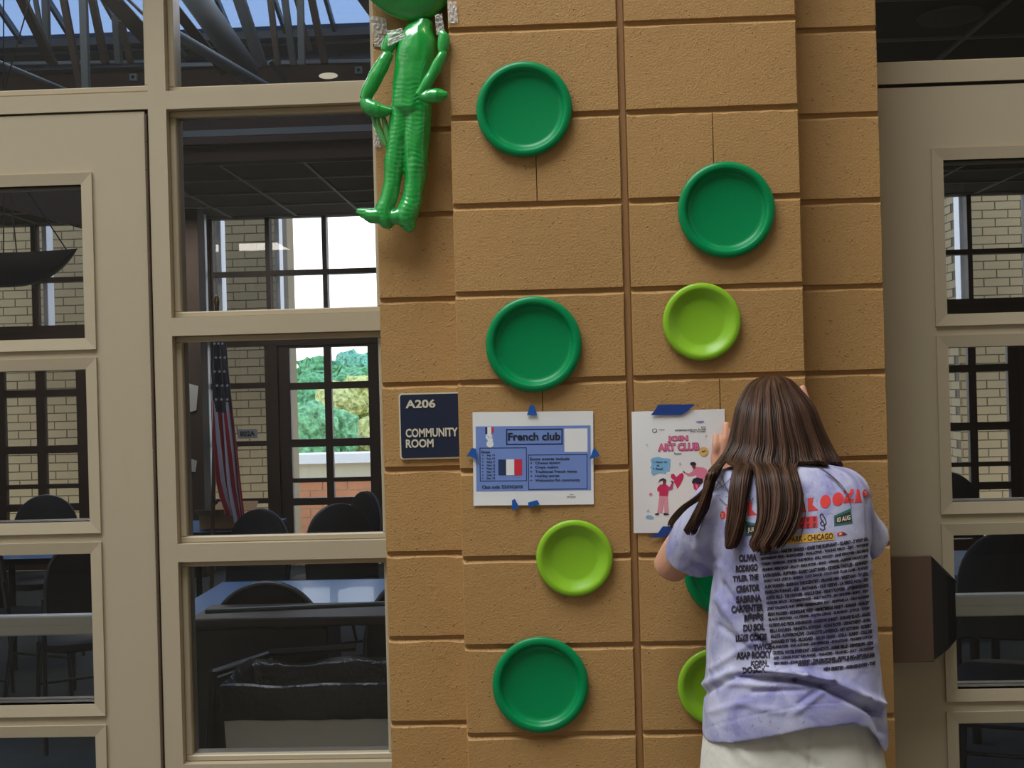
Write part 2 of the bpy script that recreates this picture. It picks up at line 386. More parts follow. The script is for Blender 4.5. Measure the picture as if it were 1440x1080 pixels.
# boxy pull guard on the right door: a bronze front plate and a black body that flares back to the leaf
BRONZE = mat('brushed_dark_bronze', (98, 78, 64), .42, metal=.25, bump=(260, .2, .0008)); GUARD = mat('matt_black_body', (10, 9, 9), .5)
yb = .17; a = at(1240, 783, yb); b = at(1311, 781, yb); c_ = at(1313, 931, yb)
x0, x1, z1, z0 = a.x-.004, (b.x+c_.x)/2, b.z, c_.z; zc = (z0+z1)/2; y2 = YD-.0005; xr = at(1344, 856, y2).x
mb = MB(); hz = (z1-z0)/2
yy = yb+.010; ztb = at(1343, 815, y2).z; zbb = at(1343, 899, y2).z; xq = x1+(xr-x1)*.55; yq = yb+(y2-yb)*.45
mb.add([(x0, yy, z0), (x1, yy, z0), (x1, yy, z1), (x0, yy, z1), (xq, yq, zbb-(zbb-z0)*.30), (xq, yq, ztb+(z1-ztb)*.30), (xr, y2, zbb), (xr, y2, ztb), (x0, y2, zbb), (x0, y2, ztb)],
       [(0, 1, 2, 3), (1, 4, 5, 2), (4, 6, 7, 5), (6, 8, 9, 7), (8, 0, 3, 9), (3, 2, 5, 7, 9), (0, 8, 6, 4, 1)])
h = mb.build('pull_guard', GUARD, d2); tag(h, 'black flared body of the box-shaped pull')
mb = MB(); mb.cbox((x0, yb, z0), (x1, yy, z1), .0015); tag(mb.build('front_plate', BRONZE, h), 'dark bronze rectangular front plate')
# walls round the frames, hall shell
def holes(mb, x0, x1, z0, z1, y0, y1, hs, mi=0):
    xs = sorted({x0, x1}|{min(max(v, x0), x1) for h in hs for v in h[:2]}); zs = sorted({z0, z1}|{min(max(v, z0), z1) for h in hs for v in h[2:]})
    for xa, xb in zip(xs, xs[1:]):
        run = None
        for za, zb in zip(zs, zs[1:]):
            cx, cz = (xa+xb)/2, (za+zb)/2; inside = any(h[0] < cx < h[1] and h[2] < cz < h[3] for h in hs)
            if inside:
                if run: mb.box((xa, y0, run[0]), (xb, y1, run[1])); run = None
            else: run = (run[0], zb) if run else (za, zb)
        if run: mb.box((xa, y0, run[0]), (xb, y1, run[1]))
mb = MB(); holes(mb, -6, 6.5, 0, 8.8, .36, .44, [(XL-.06, xs1+.06, 0, TOP+.05), (XR0-.05, XR1+.05, 0, TOP+.05)])
mb.box((-6, SB, 0), (XL-.05, .36, 3.05)); mb.box((XR1+.05, SB, 0), (6.5, .36, 3.05)); mb.box((-6, SB, 3.05), (6.5, .36, 8.8))
struct(mb.build('wall_front', PLASTER))
for nm, a, b in (('wall_hall_left', (-6.1, -7, 0), (-6, .36, 8.8)), ('wall_hall_right', (6.5, -7, 0), (6.6, .36, 8.8)), ('wall_hall_back', (-6.1, -7.1, 0), (6.6, -7, 8.8))):
    mb = MB(); mb.box(a, b); struct(mb.build(nm, PLASTER if 'back' not in nm else mat('hall_back_paint', (120, 112, 100), .8)))
mb = MB(); mb.box((-6.1, -7.1, -.1), (6.6, .30, 0)); struct(mb.build('floor', TERR))
mb = MB(); mb.box((-6.1, -7.1, 8.8), (6.6, .44, 8.9)); struct(mb.build('ceiling_hall', PLASTER))
# ---------------------------------------------------------------- community room behind the glass, reflections in the panes built in as solid things
YB = 7.9; YS = 5.45; ZC = 3.25; XA, XB = -6.4, 5.6
mb = MB(); mb.box((XA, .30, -.1), (XB, YB, 0)); struct(mb.build('floor_room', CARPET))
for nm, a, b in (('wall_room_left', (XA-.1, .44, 0), (XA, YB+.1, 6.2)), ('wall_room_right', (XB, .44, 0), (XB+.1, YB+.1, 3.4))):
    mb = MB(); mb.box(a, b); struct(mb.build(nm, BROWN))
def ZF(px, py): return at(px, py, YB).z
def XF(px, py): return at(px, py, YB).x
zt, zb_ = ZF(450, 300), ZF(450, 453); zm1, zm0 = ZF(450, 378), ZF(450, 385)
UP_ = [(XF(-36, 400), XF(128, 400), [XF(46, 400)]), (XF(296, 400), XF(536, 380), [XF(376, 380), XF(456, 380)]), (XF(1286, 400), XF(1450, 400), [XF(1365, 340)])]
zd = ZF(463, 484); rows = [(ZF(463, b), ZF(463, a)) for a, b in ((488, 537), (547, 617), (628, 672), (678, 700), (710, 752), (760, 778))]
DOORS = [(XF(-10, 600), XF(125, 600), [(XF(5, 600), XF(50, 600)), (XF(62, 600), XF(107, 600))]),
         (XF(392, 600), XF(531, 600), [(XF(409, 600), XF(457, 600)), (XF(467, 600), XF(519, 600))]),
         (XF(1319, 600), XF(1436, 600), [(XF(1334, 600), XF(1365, 600)), (XF(1376, 600), XF(1421, 600))])]
SIDE = (XF(290, 600), XF(378, 600))
hs = [(u[0], u[1], zb_, zt) for u in UP_]+[(d[0], d[1], 0, zd) for d in DOORS]+[(SIDE[0], SIDE[1], .02, zd)]
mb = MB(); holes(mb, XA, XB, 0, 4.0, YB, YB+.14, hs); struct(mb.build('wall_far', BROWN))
mb = MB(); mb.box((XA, YB-.02, zt+.03), (XB, YB, zt+.085)); struct(mb.build('trim_1', mat('pale_lintel', (150, 142, 120), .6)))
for i, (x0, x1, mids) in enumerate(UP_):
    f = MB(); e = .022
    f.box((x0, YB+.02, zb_), (x0+e, YB+.12, zt)); f.box((x1-e, YB+.02, zb_), (x1, YB+.12, zt)); f.box((x0+e, YB+.02, zt-e), (x1-e, YB+.12, zt)); f.box((x0+e, YB+.02, zb_), (x1-e, YB+.12, zb_+e*2))
    for x in mids: f.box((x-.021, YB+.02, zb_+e*2), (x+.021, YB+.12, zt-e))
    f.box((x0+e, YB+.021, zm0), (x1-e, YB+.119, zm1)); wn = struct(f.build('window_%d' % (i+3), FRAMEBR))
    cs = [x0]+mids+[x1]
    for a, b in zip(cs, cs[1:]):
        for c0, c1 in ((zb_+e, zm0), (zm1, zt)): g = MB(); g.box((a+.01, YB+.07, c0), (b-.01, YB+.074, c1)); g.build('pane', GLASS, wn)
REFLM = mat('white_mullion_cap', (235, 238, 240), .5)  # white strips added beside the mullions for reflections in the jambs
for i, xs_ in ((3, [XF(53, 400)]), (4, [XF(302, 400), XF(385, 400)]), (5, [XF(1362, 340)])):
    wn = bpy.data.objects['window_%d' % i]
    for x in xs_: g = MB(); g.box((x-.022, YB+.16, zb_), (x+.022, YB+.30, zt)); g.build('mullion_cap', REFLM, wn)
def gridded(name, x0, x1, z0, z1, cols, rws):
    f = MB(); holes(f, x0, x1, z0, z1, YB+.02, YB+.08, [(a, b, c, d) for a, b in cols for c, d in rws]); o = struct(f.build(name, FRAMEBR))
    for a, b in cols:
        for c, d in rws: g = MB(); g.box((a, YB+.045, c), (b, YB+.049, d)); g.build('pane', GLASS, o)
for i, (x0, x1, cols) in enumerate(DOORS): gridded('door_%d' % (i+3), x0, x1, 0, zd, cols, rows)
zs = [ZF(335, v) for v in (486, 539, 547, 621, 628, 702, 709, 772)]
gridded('window_6', SIDE[0], SIDE[1], .02, zd, [(SIDE[0]+.05, SIDE[1]-.03)], [(zs[1], zs[0]), (zs[3], zs[2]), (zs[5], zs[4]), (zs[7], zs[6])])
mb = MB(); mb.box((at(282.5, 380, 7.6).x, 7.6, 0), (at(289, 380, 7.6).x, 7.66, ZC)); struct(mb.build('trim_2', mat('pale_blue_grey_post', (150, 172, 186), .4)))  # lit strip on the column, its light painted in as pale blue-grey
# soffit and ceiling with individual tiles
XSK = .95
mb = MB(); mb.box((XA, YS-.12, ZC), (XSK, YS, 3.95)); mb.box((XA, YS-.20, 3.36), (XSK, YS-.12, 3.41)); so = struct(mb.build('trim_3', mat('brown_soffit', (70, 54, 47), .8)))
mb = MB(); mb.box((XA, YS-.19, at(300, 193, YS-.16).z), (XSK, YS-.12, at(300, 184, YS-.16).z)); mb.build('rail', STEEL, so)
mb = MB(); mb.box((XSK, .44, ZC), (XSK+.1, YS, 5.9)); struct(mb.build('wall_soffit_side', BROWN))
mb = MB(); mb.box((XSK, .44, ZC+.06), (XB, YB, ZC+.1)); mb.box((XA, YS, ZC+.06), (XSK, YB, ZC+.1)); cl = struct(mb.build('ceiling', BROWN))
P = .61; tiles = [None]
def grid(x0, x1, y0, y1):
    g = MB(); nx = math.ceil((x1-x0)/P); ny = math.ceil((y1-y0)/P)
    for i in range(nx+1):
        x = min(x0+i*P, x1); g.box((x-.012, y0, ZC), (x+.012, y1, ZC+.03))
    for j in range(ny+1):
        y = max(y1-j*P, y0); g.box((x0, y-.012, ZC+.0004), (x1, y+.012, ZC+.03))
    g.build('ceiling_grid', TGRID, cl)
    for i in range(nx):
        for j in range(ny):
            xa, xb, yb_, ya = x0+i*P, min(x0+i*P+P, x1), y1-j*P, max(y1-j*P-P, y0)
            if xb-xa < .1 or yb_-ya < .1: continue
            if tiles[0] is None:
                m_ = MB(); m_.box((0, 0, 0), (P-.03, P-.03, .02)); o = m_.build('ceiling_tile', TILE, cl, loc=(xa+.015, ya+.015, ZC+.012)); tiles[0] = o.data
            else:
                o = link('ceiling_tile', tiles[0], cl, loc=(xa+.015, ya+.015, ZC+.012))
                o.scale = ((xb-xa-.03)/(P-.03), (yb_-ya-.03)/(P-.03), 1)
grid(XSK+.1, XB, YB-13*P+.43, YB); grid(XA, XSK, YS, YB)
def ceil_disc(px, py, r, nm, lb, mt, cat):
    p = at(px, py, 5); t = (ZC-CAM.z)/(p.z-CAM.z); p = CAM+(p-CAM)*t
    m_ = MB(); n = 28; V = [(p.x+r*math.cos(2*PI*i/n), p.y+r*math.sin(2*PI*i/n), ZC-.012) for i in range(n)]+[(p.x+r*1.06*math.cos(2*PI*i/n), p.y+r*1.06*math.sin(2*PI*i/n), ZC-.001) for i in range(n)]
    m_.add(V, [tuple(range(n))]+[(i, (i+1) % n, (i+1) % n+n, i+n) for i in range(n)]); tag(m_.build(nm, mt), lb, cat)
ceil_disc(1337, 22, .14, 'ceiling_speaker', 'round dark grey speaker grille in the ceiling above the right door', mat('speaker_grille', (116, 108, 98), .7), 'speaker')
yq = YS-.21
def soffit_disc(px, py, rx_, rz_, nm, lb, mt, cat):
    p = at(px, py, YS-.12); m_ = MB(); n = 24; m_.add([(p.x+rx_*math.cos(2*PI*i/n), yy, p.z+rz_*math.sin(2*PI*i/n)) for yy in (YS-.135, YS-.1205) for i in range(n)], [tuple(range(n))]+[(i, i+n, (i+1) % n+n, (i+1) % n) for i in range(n)])
    tag(m_.build(nm, mt), lb, cat)
soffit_disc(462, 107, .066, .021, 'oval_light', 'small pale oval light on the brown soffit above the sidelight', mat('pale_lens', (224, 214, 186), .4, emit=.5), 'light')
for px, py, lb in ((505, 100, 'small grey sensor box on the brown soffit beside the oval light'), (189, 110, 'small grey sensor box on the brown soffit above the left door')):
    p = at(px, py, YS-.12); o = thing('sensor_box', (p.x, YS-.12, p.z), lb, 'sensor')
    m_ = MB(); m_.cbox((p.x-.028, YS-.15, p.z-.026), (p.x+.028, YS-.1205, p.z+.026), .004); m_.build('housing', mat('grey_sensor_housing', (120, 134, 138), .5), o)
    m_ = MB(); m_.ball((p.x, YS-.152, p.z), .011, 12, 8); m_.build('lens', GAP, o, smooth=True)
# skylight and roof trusses over the left part of the room
SL = .4
def onroof(px, py):
    d = at(px, py, 5)-CAM; # z = 3.9+SL*(YS-y)
    t = (3.9+SL*(YS-CAM.y)-CAM.z)/(d.z+SL*d.y); return CAM+d*t
def zr(y): return 3.9+SL*(YS-y)
mb = MB(); sk = []
Y0 = 1.2
ybars = [onroof(100, v).y for v in (90, 72, 57)]
ybars = ybars+[ybars[-1]-.62*i for i in range(1, 7)]+[Y0]
xb_ = [XA]+[onroof(v, 40).x for v in (18, 92, 168, 245, 322, 400, 470)]+[XSK]
while xb_[1]-xb_[0] > .6: xb_.insert(1, xb_[1]-.42)
for i, y in enumerate(ybars):
    if y < Y0 or y > YS-.1: continue
    wv = .05 if i == 1 else .022
    mb.add([(XA, y-wv, zr(y-wv)-.05), (XSK, y-wv, zr(y-wv)-.05), (XSK, y+wv, zr(y+wv)-.05), (XA, y+wv, zr(y+wv)-.05), (XA, y-wv, zr(y-wv)+.03), (XSK, y-wv, zr(y-wv)+.03), (XSK, y+wv, zr(y+wv)+.03), (XA, y+wv, zr(y+wv)+.03)],
           [(0, 1, 2, 3), (4, 7, 6, 5), (0, 4, 5, 1), (1, 5, 6, 2), (2, 6, 7, 3), (3, 7, 4, 0)])
for x in xb_: mb.bar((x, Y0, zr(Y0)), (x, YS-.12, zr(YS-.12)), .022, .05)
sky_w = struct(mb.build('window_7', mat('grey_glazing_bar', (70, 78, 84), .5)))
g = MB(); g.add([(XA, Y0, zr(Y0)), (XSK, Y0, zr(Y0)), (XSK, YS-.1, zr(YS-.1)), (XA, YS-.1, zr(YS-.1))], [(0, 1, 2, 3)]); g.build('pane', TINT, sky_w)
mb = MB(); mb.box((XA, .44, zr(Y0)), (XSK, Y0, zr(Y0)+.1)); struct(mb.build('ceiling_lightwell', BROWN))
def truss(name, label, beams, grp=None):
    o = thing(name, at(beams[0][1], beams[0][2], beams[0][3]), label, 'roof truss', grp)
    for (nm, x0, y0, Y_0, x1, y1, Y_1, wpx, mt) in beams:
        m_ = MB(); p, q = at(x0, y0, Y_0), at(x1, y1, Y_1); ww = wpx/F*((Y_0+Y_1)/2-CAM.y)
        if nm == 'pipe': m_.tube([p, (p+q)/2, q], ww/2, 14)
        else:
            # I-section: two flanges and a web
            m_.bar(p, q, ww, ww*.25); off = Vector((0, ww*.7, 0)); m_.bar(p+off, q+off, ww, ww*.25); m_.bar(p+off/2, q+off/2, ww*.2, ww*.7)
        m_.build(nm, mt, o, smooth=(nm == 'pipe'))
    return o
truss('roof_truss', 'grey steel roof truss under the skylight seen through the glass above the left door', [
    ('chord', 18, -24, 3.9, 72, 88, 4.4, 13, STEELBR), ('web', 62, -24, 4.3, 65, 70, 4.5, 9, STEEL), ('web', 45, -24, 4.2, 58, 50, 4.4, 6, STEEL), ('web', 84, -24, 4.3, 112, 124, 4.6, 9, STEELBR),
    ('web', 115, -24, 4.2, 120, 124, 4.4, 10, STEEL), ('web', 124, -24, 4.4, 147, 88, 4.7, 10, STEELBR), ('web', 161, 20, 4.5, 166, 88, 4.7, 9, STEEL),
    ('web', 170, 30, 4.5, 183, 88, 4.7, 8, STEELBR), ('chord', 130, -30, 3.4, 240, 90, 3.9, 22, STEELBR), ('pipe', 150, -30, 3.3, 262, 78, 3.6, 5, STEEL), ('purlin', -60, 90, 4.9, 232, 86, 4.9, 4, STEEL), ('pipe', -30, 76, 3.2, 100, 130, 3.4, 7, STEEL)])
truss('roof_truss', 'grey steel roof truss with a thick duct seen through the glass above the sidelight', [
    ('pipe', 252, -36, 3.6, 348, 100, 4.3, 36, mat('galvanised_duct', (142, 148, 148), .5)), ('chord', 228, -10, 3.3, 315, 100, 3.9, 14, STEELBR), ('pipe', 232, 40, 3.1, 400, 138, 3.5, 15, STEEL), ('chord', 326, -30, 4.0, 366, 90, 4.4, 16, STEEL),
    ('web', 376, -30, 4.3, 390, 90, 4.5, 8, STEELBR), ('web', 396, -30, 4.3, 412, 90, 4.6, 9, STEEL), ('web', 421, -30, 4.2, 424, 90, 4.4, 9, STEEL), ('web', 408, -30, 4.5, 436, 70, 4.7, 6, STEELBR),
    ('web', 432, -30, 4.4, 456, 88, 4.7, 10, STEELBR), ('chord', 492, -30, 3.6, 545, 44, 3.9, 16, STEELBR), ('purlin', 225, 92, 4.9, 560, 84, 4.9, 5, STEEL), ('web', 380, 86, 4.6, 410, 126, 4.9, 6, STEEL)])
# ---------------------------------------------------------------- courtyard outside the far windows
YW = 9.8
mb = MB(); mb.box((-30, YB+.14, -3.7), (30, 60, -3.6)); struct(mb.build('floor_courtyard', mat('courtyard_paving', (150, 146, 132), .9)))
xl = at(397, 400, YW).x; xr = at(1346, 400, YW).x
BW, BH = .272, .0915; bmesh_ = [None, None]
def brick_wall(name, x0, x1, y, seen, side=None, zmax=3.95, ln=3.0):
    """running-bond wall facing the windows; each brick the photograph shows is a part"""
    mb = MB(); mb.box((x0+.006, y+.006, -3.6), (x1-.006, y+.3, zmax)); wv = struct(mb.build(name, MORTAR))
    rest = MB(); cand = []
    for k in range(int((zmax+.2)/BH)):
        z = -.2+k*BH; x = x1-(BW if k % 2 else BW/2)
        xs = [(x, x1)]
        while x > x0+.01: xs.append((max(x-BW, x0), x)); x -= BW
        for a, b in xs:
            px, py = to_px(Vector(((a+b)/2, y, z+BH/2)))
            s = any(A-8 < px < B+8 and c-6 < py < d+6 for A, B, c, d in seen)
            if s and abs((b-a)-BW) < .002 and len(cand) < 298: cand.append((a, z))
            else: rest.box((a+.005, y-random.uniform(0, .003), z+.005), (b-.005, y+.02, z+BH-.005))
    for a, z in cand:
        if bmesh_[0] is None:
            m_ = MB(); m_.cbox((0, 0, 0), (BW-.01, .03, BH-.01), .003); o = m_.build('brick', BRICK, wv, loc=(a+.005, y-.002, z+.005)); bmesh_[0] = o.data
        else: link('brick', bmesh_[0], wv, loc=(a+.005, y-random.uniform(0, .004), z+.005))
    if side:      # the return running away from the windows
        xs_, sgn = side
        for k in range(int((zmax+.2)/BH)):
            z = -.2+k*BH; yy = y+(BW/2 if k % 2 else 0)
            while yy < y+ln:
                rest.box((xs_-(.004 if sgn < 0 else -.02)+0, yy+.005, z+.005), (xs_+(.02 if sgn < 0 else .004)-(0 if sgn < 0 else .024), yy+BW-.005, z+BH-.005)); yy += BW
    r = rest.build('bricks', BRICK, wv); r['kind'] = 'stuff'
    return wv
wv = brick_wall('wall_courtyard_left', -8.5, xl, YW, [(0, 112, 300, 740), (297, 397, 300, 750)])
wv2 = brick_wall('wall_courtyard_right', xr, 8.0, YW, [(1345, 1440, 268, 706)], side=(xr, -1))
mb = MB(); mb.box((xr+.021, YW+.3, -3.6), (xr+.3, YW+3, 3.95)); mb.build('return_core', MORTAR, wv2)
mb = MB(); mb.box((xl-.3, YW+.3, -3.6), (xl-.006, YW+.62, 3.95)); mb.build('return_core', BRICK, wv)
# low wing across the courtyard: terracotta brick wall, cream band and coping
YL = 19.0
za, zb2, zc2 = at(463, 677, YL).z, at(463, 651, YL).z, at(463, 638, YL).z
xa, xb3 = at(404, 600, YL).x, at(640, 600, YL).x
mb = MB(); mb.box((xa-3, YL+.02, -3.6), (xb3, YL+.3, za)); low = struct(mb.build('wall_low_wing', mat('sandy_joint', (200, 176, 140), .9)))
mb = MB(); mb.box((xa-3, YL-.02, za), (xb3, YL+.3, zb2)); mb.build('cream_band', CREAM, low)
mb = MB(); mb.box((xa-3, YL-.15, zb2), (xb3, YL+.5, zc2)); mb.build('coping', mat('white_coping', (240, 238, 230), .7), low)
bw, bh = at(440, 700, YL).x-at(405, 700, YL).x, (at(450, 700, YL).z-at(450, 712.5, YL).z); lb = None; yb2 = mat('pale_yellow_brick', (206, 186, 120), .85, var=(1.3, .15))
for k in range(40):
    z = za-(k+1)*bh; x = xa-.3+(bw/2 if k % 2 else 0)
    if z < at(450, 790, YL).z: break
    while x < at(530, 700, YL).x:
        if lb is None: m_ = MB(); m_.box((0, 0, 0), (bw-.02, .04, bh-.02)); o = m_.build('brick', REDBRICK, low, loc=(x, YL, z+.01)); lb = o.data
        else: link('brick', lb, low, loc=(x, YL, z+.01))
        x += bw
# trees beyond it
BARK = mat('grey_bark', (92, 78, 62), .9)
def tree(px, py, Y, r, label, col, seed):
    c = at(px, py, Y); rr = random.Random(seed)
    t = thing('tree', (c.x, Y, -3.6), label, 'tree', None)
    m_ = MB(); m_.tube([(c.x, Y, -3.62), (c.x+.1, Y, c.z*.5-1), (c.x, Y, c.z)], [.3, .22, .12], 8); m_.build('trunk', BARK, t, smooth=True)
    bm = bmesh.new()
    for i in range(34):
        a, b, d = rr.uniform(0, 2*PI), rr.uniform(-.9, 1), rr.uniform(.45, 1)
        s = r*rr.uniform(.22, .38); q = Vector((math.cos(a)*math.sqrt(1-b*b), math.sin(a)*math.sqrt(1-b*b), b))*r*d*.85
        mt_ = Matrix.Translation(c+q)@Matrix.Scale(s, 4); bmesh.ops.create_icosphere(bm, subdivisions=3, radius=1, matrix=mt_)
    for v in bm.verts: v.co += Vector((noise.noise(v.co*2.6), noise.noise(v.co*2.6+Vector((9, 0, 0))), noise.noise(v.co*2.6+Vector((0, 9, 0)))))*r*.16
    me = bpy.data.meshes.new('foliage'); bm.to_mesh(me); bm.free(); me.materials.append(mat('foliage_%d' % seed, col, .8, bump=(7, 1, .2), var=(7, .6)))
    link('foliage', me, t)
tree(430, 628, 27, 1.3, 'mid green tree left of the centre stile of the far glazed door', (128, 190, 132), 1)
tree(450, 602, 38, 2.7, 'bushy green tree in the middle of the far glazed door', (112, 180, 124), 2)
tree(498, 604, 32.5, 1.6, 'yellow-green tree right of the centre stile of the far glazed door', (204, 214, 130), 3)
tree(524, 590, 44, 3.0, 'bluish green tree at the right edge of the far glazed door', (120, 190, 156), 4)
tree(470, 636, 51, 3.4, 'low dark green tree behind the white coping of the far wing', (96, 164, 104), 5)
# ---------------------------------------------------------------- furniture in the room
def make_chair(label, group):
    o = thing('stacking_chair', (0, 0, 0), label, 'chair', group)
    m_ = MB(); n = 24
    pr = [(.20*math.cos(PI*i/n)*(1), .66+.27*math.sin(PI*i/n)**.8+.05) for i in range(n+1)]
    pr = [(x, z) for x, z in pr]; out = [(-.20, .56), (.20, .56)]+[(x, z) for x, z in pr]
    V = []
    for y, s in ((-.225, .93), (-.215, 1), (-.195, 1), (-.185, .93)):
        for x, z in out: V.append((x*s, y-(z-.56)*.12, .70+(z-.70)*s))
    N = len(out); fs = [tuple(range(N))[::-1], tuple(range(3*N, 4*N))]+[(k*N+i, k*N+(i+1) % N, (k+1)*N+(i+1) % N, (k+1)*N+i) for k in range(3) for i in range(N)]
    m_.add(V, fs); m_.build('backrest', BLACKPAD, o, smooth=.7, local=True)
    m_ = MB(); m_.tube([(x*.985, -.225-(z-.56)*.12, z*.985+.01) for x, z in out[1:]+out[:1]], .007, 8); m_.build('back_rim', mat('dark_grey_rim', (92, 92, 90), .4) if 'dark_grey_rim' not in bpy.data.materials else bpy.data.materials['dark_grey_rim'], o, smooth=.7, local=True)
    m_ = MB(); V = []; N = 28
    for z, s in ((.43, .9), (.44, 1), (.47, 1), (.485, .9)):
        for i in range(N):
            a = 2*PI*i/N; V.append((.215*s*math.copysign(abs(math.cos(a))**.6, math.cos(a)), .21*s*math.copysign(abs(math.sin(a))**.6, math.sin(a)), z))
    m_.add(V, [tuple(range(N))[::-1], tuple(range(3*N, 4*N))]+[(k*N+i, k*N+(i+1) % N, (k+1)*N+(i+1) % N, (k+1)*N+i) for k in range(3) for i in range(N)])
    m_.build('seat', BLACKPAD, o, smooth=.7, local=True)
    for sx_ in (-1, 1):
        m_ = MB(); m_.tube([(sx_*.21, .20, 0), (sx_*.20, .17, .43)], .011, 8); m_.build('leg', BLACKPL, o, smooth=.7, local=True)
        m_ = MB(); m_.tube([(sx_*.21, -.28, 0), (sx_*.20, -.19, .42), (sx_*.20, -.235, .70)], .011, 8); m_.build('leg', BLACKPL, o, smooth=.7, local=True)
    for ya_, za_ in ((-.24, .2), (.185, .22)): m_ = MB(); m_.tube([(-.208, ya_, za_), (.208, ya_, za_)], .008, 8); m_.build('stretcher', BLACKPL, o, smooth=.7, local=True)
    return o
ch0 = None
def chair(px, Y, rz, label):
    global ch0
    if ch0 is None: ch0 = make_chair(label, 'black chairs in the community room'); o = ch0
    else: o = copy_tree(ch0); o['label'] = label
    o.location = (at(px, 700, Y).x, Y, 0); o.rotation_euler = (0, 0, rz); return o
chair(386, 1.44, .1, 'black round-backed chair nearest the sidelight, in front of the blue-topped table')
chair(497, 3.5, PI+.5, 'black round-backed chair at the far side of the blue-topped table, right of the flag')
chair(462, 4.3, PI-.9, 'black chair seen edge-on below the stiles of the far glazed door')
chair(322, 3.3, PI-.4, 'black round-backed chair standing below the flag')
chair(12, 3.3, -.35, 'black chair in the left door glass farthest from the hinge')
chair(116, 2.8, .5, 'black chair nearest the hinge, its legs seen under the panic bar')
chair(62, 4.5, PI+.4, 'black chair with its rounded back against the far windows, behind the left door')
chair(576, 1.52, .25, 'black chair beside the round-backed one, low behind the grey bin')
chair(1425, 1.75, PI-.3, 'black chair seen through the right door below its panic bar')
chair(1352, 4.6, PI, 'black chair at the left edge of the right door glass, by the far windows')
def table(x0, x1, y0, y1, label, nm='meeting_table'):
    o = thing(nm, ((x0+x1)/2, (y0+y1)/2, 0), label, 'table')
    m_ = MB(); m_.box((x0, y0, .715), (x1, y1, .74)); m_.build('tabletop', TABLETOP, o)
    for e0, e1 in ((y0-.004, y0-.0005), (y1+.0005, y1+.004)): m_ = MB(); m_.box((x0-.002, e0, .712), (x1+.002, e1, .742)); m_.build('edge_band', BLACKPL, o)
    for x in (x0+.08, x1-.08):
        for y in (y0+.08, y1-.08):
            m_ = MB(); m_.tube([(x, y, 0), (x, y, .715)], .02, 10); m_.build('leg', BLACKPL, o, smooth=.7)
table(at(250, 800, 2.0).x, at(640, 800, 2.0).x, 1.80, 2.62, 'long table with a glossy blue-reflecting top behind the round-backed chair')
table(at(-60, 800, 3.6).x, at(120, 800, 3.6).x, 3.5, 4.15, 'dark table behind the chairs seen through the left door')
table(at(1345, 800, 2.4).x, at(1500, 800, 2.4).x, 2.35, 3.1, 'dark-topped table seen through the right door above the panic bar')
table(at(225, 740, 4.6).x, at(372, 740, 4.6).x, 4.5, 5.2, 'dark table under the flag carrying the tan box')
# tan reflection in the glass, built as an open box on that table
t_ = at(318, 740, 4.7); mb = MB(); mb.box((t_.x-.15, 4.62, .745), (t_.x+.14, 4.9, .83)); bx = mb.build('cardboard_box', mat('tan_cardboard', (178, 140, 96), .85))
tag(bx, 'open tan cardboard box on the table under the flag', 'box')
for s_ in (-1, 1):
    mb = MB(); mb.add([(t_.x-.15, 4.76-s_*.14, .83), (t_.x+.14, 4.76-s_*.14, .83), (t_.x+.13, 4.76-s_*.26, .88), (t_.x-.14, 4.76-s_*.26, .88)]+[(t_.x-.15, 4.76-s_*.14, .834), (t_.x+.14, 4.76-s_*.14, .834), (t_.x+.13, 4.76-s_*.26, .884), (t_.x-.14, 4.76-s_*.26, .884)], [(0, 1, 2, 3), (4, 7, 6, 5), (0, 4, 5, 1), (1, 5, 6, 2), (2, 6, 7, 3), (3, 7, 4, 0)])
    mb.build('flap', bx.data.materials[0], bx)
# black utility cart behind the bin
ca, cb = at(268, 874, .92), at(560, 874, .92); o = thing('utility_cart', ((ca.x+cb.x)/2, 1.0, 0), 'black cart with a brown top edge behind the black bin liner', 'cart')
def zc(py, Y, px=400): return at(px, py, Y).z
mb = MB(); mb.cbox((ca.x, .90, zc(882, .9)), (cb.x, 1.14, zc(869, .9)), .004); mb.build('top_shelf', mat('brown_edge', (66, 54, 48), .5), o)
mb = MB(); mb.cbox((ca.x+.02, .905, .12), (at(462, 900, .92).x, 1.12, zc(884, .9)), .004); mb.build('panel', BLACKPL, o)
mb = MB(); mb.tube([(ca.x+.05, .915, zc(868, .9)+.02), (cb.x, .915, zc(866, .9)+.03)], .008, 8); mb.build('rail', mat('dark_green_rail', (64, 80, 70), .5), o, smooth=.7)
for x in (ca.x+.06, at(450, 900, .92).x):
    for y in (.94, 1.08): mb = MB(); mb.tube([(x, y, 0), (x, y, .12)], .02, 10); mb.build('caster', BLACKPL, o)
# large pale bin with a black liner folded over the rim
yb0 = .56; b0, b1 = at(314, 1030, yb0), at(548, 1010, yb0); zr_ = at(430, 974, yb0).z; x0, x1, y0_, y1_ = b0.x, b1.x+.03, yb0, yb0+.30
o = thing('rubbish_bin', ((x0+x1)/2, yb0+.15, 0), 'large pale grey bin with a black liner just behind the sidelight', 'bin')
mb = MB(); mb.add([(x0+.03, y0_+.02, 0), (x1-.03, y0_+.02, 0), (x1-.03, y1_-.02, 0), (x0+.03, y1_-.02, 0), (x0, y0_, zr_), (x1, y0_, zr_), (x1, y1_, zr_), (x0, y1_, zr_)],
    [(0, 3, 2, 1), (0, 1, 5, 4), (1, 2, 6, 5), (2, 3, 7, 6), (3, 0, 4, 7)]); mb.build('body', WHITEPL, o)
V, fs = [], []; N = 96; per = []
for i in range(N):
    t = i/N*4; s = int(t); u = t-s; per.append([(x0+(x1-x0)*u, y0_), (x1, y0_+(y1_-y0_)*u), (x1-(x1-x0)*u, y1_), (x0, y1_-(y1_-y0_)*u)][s])
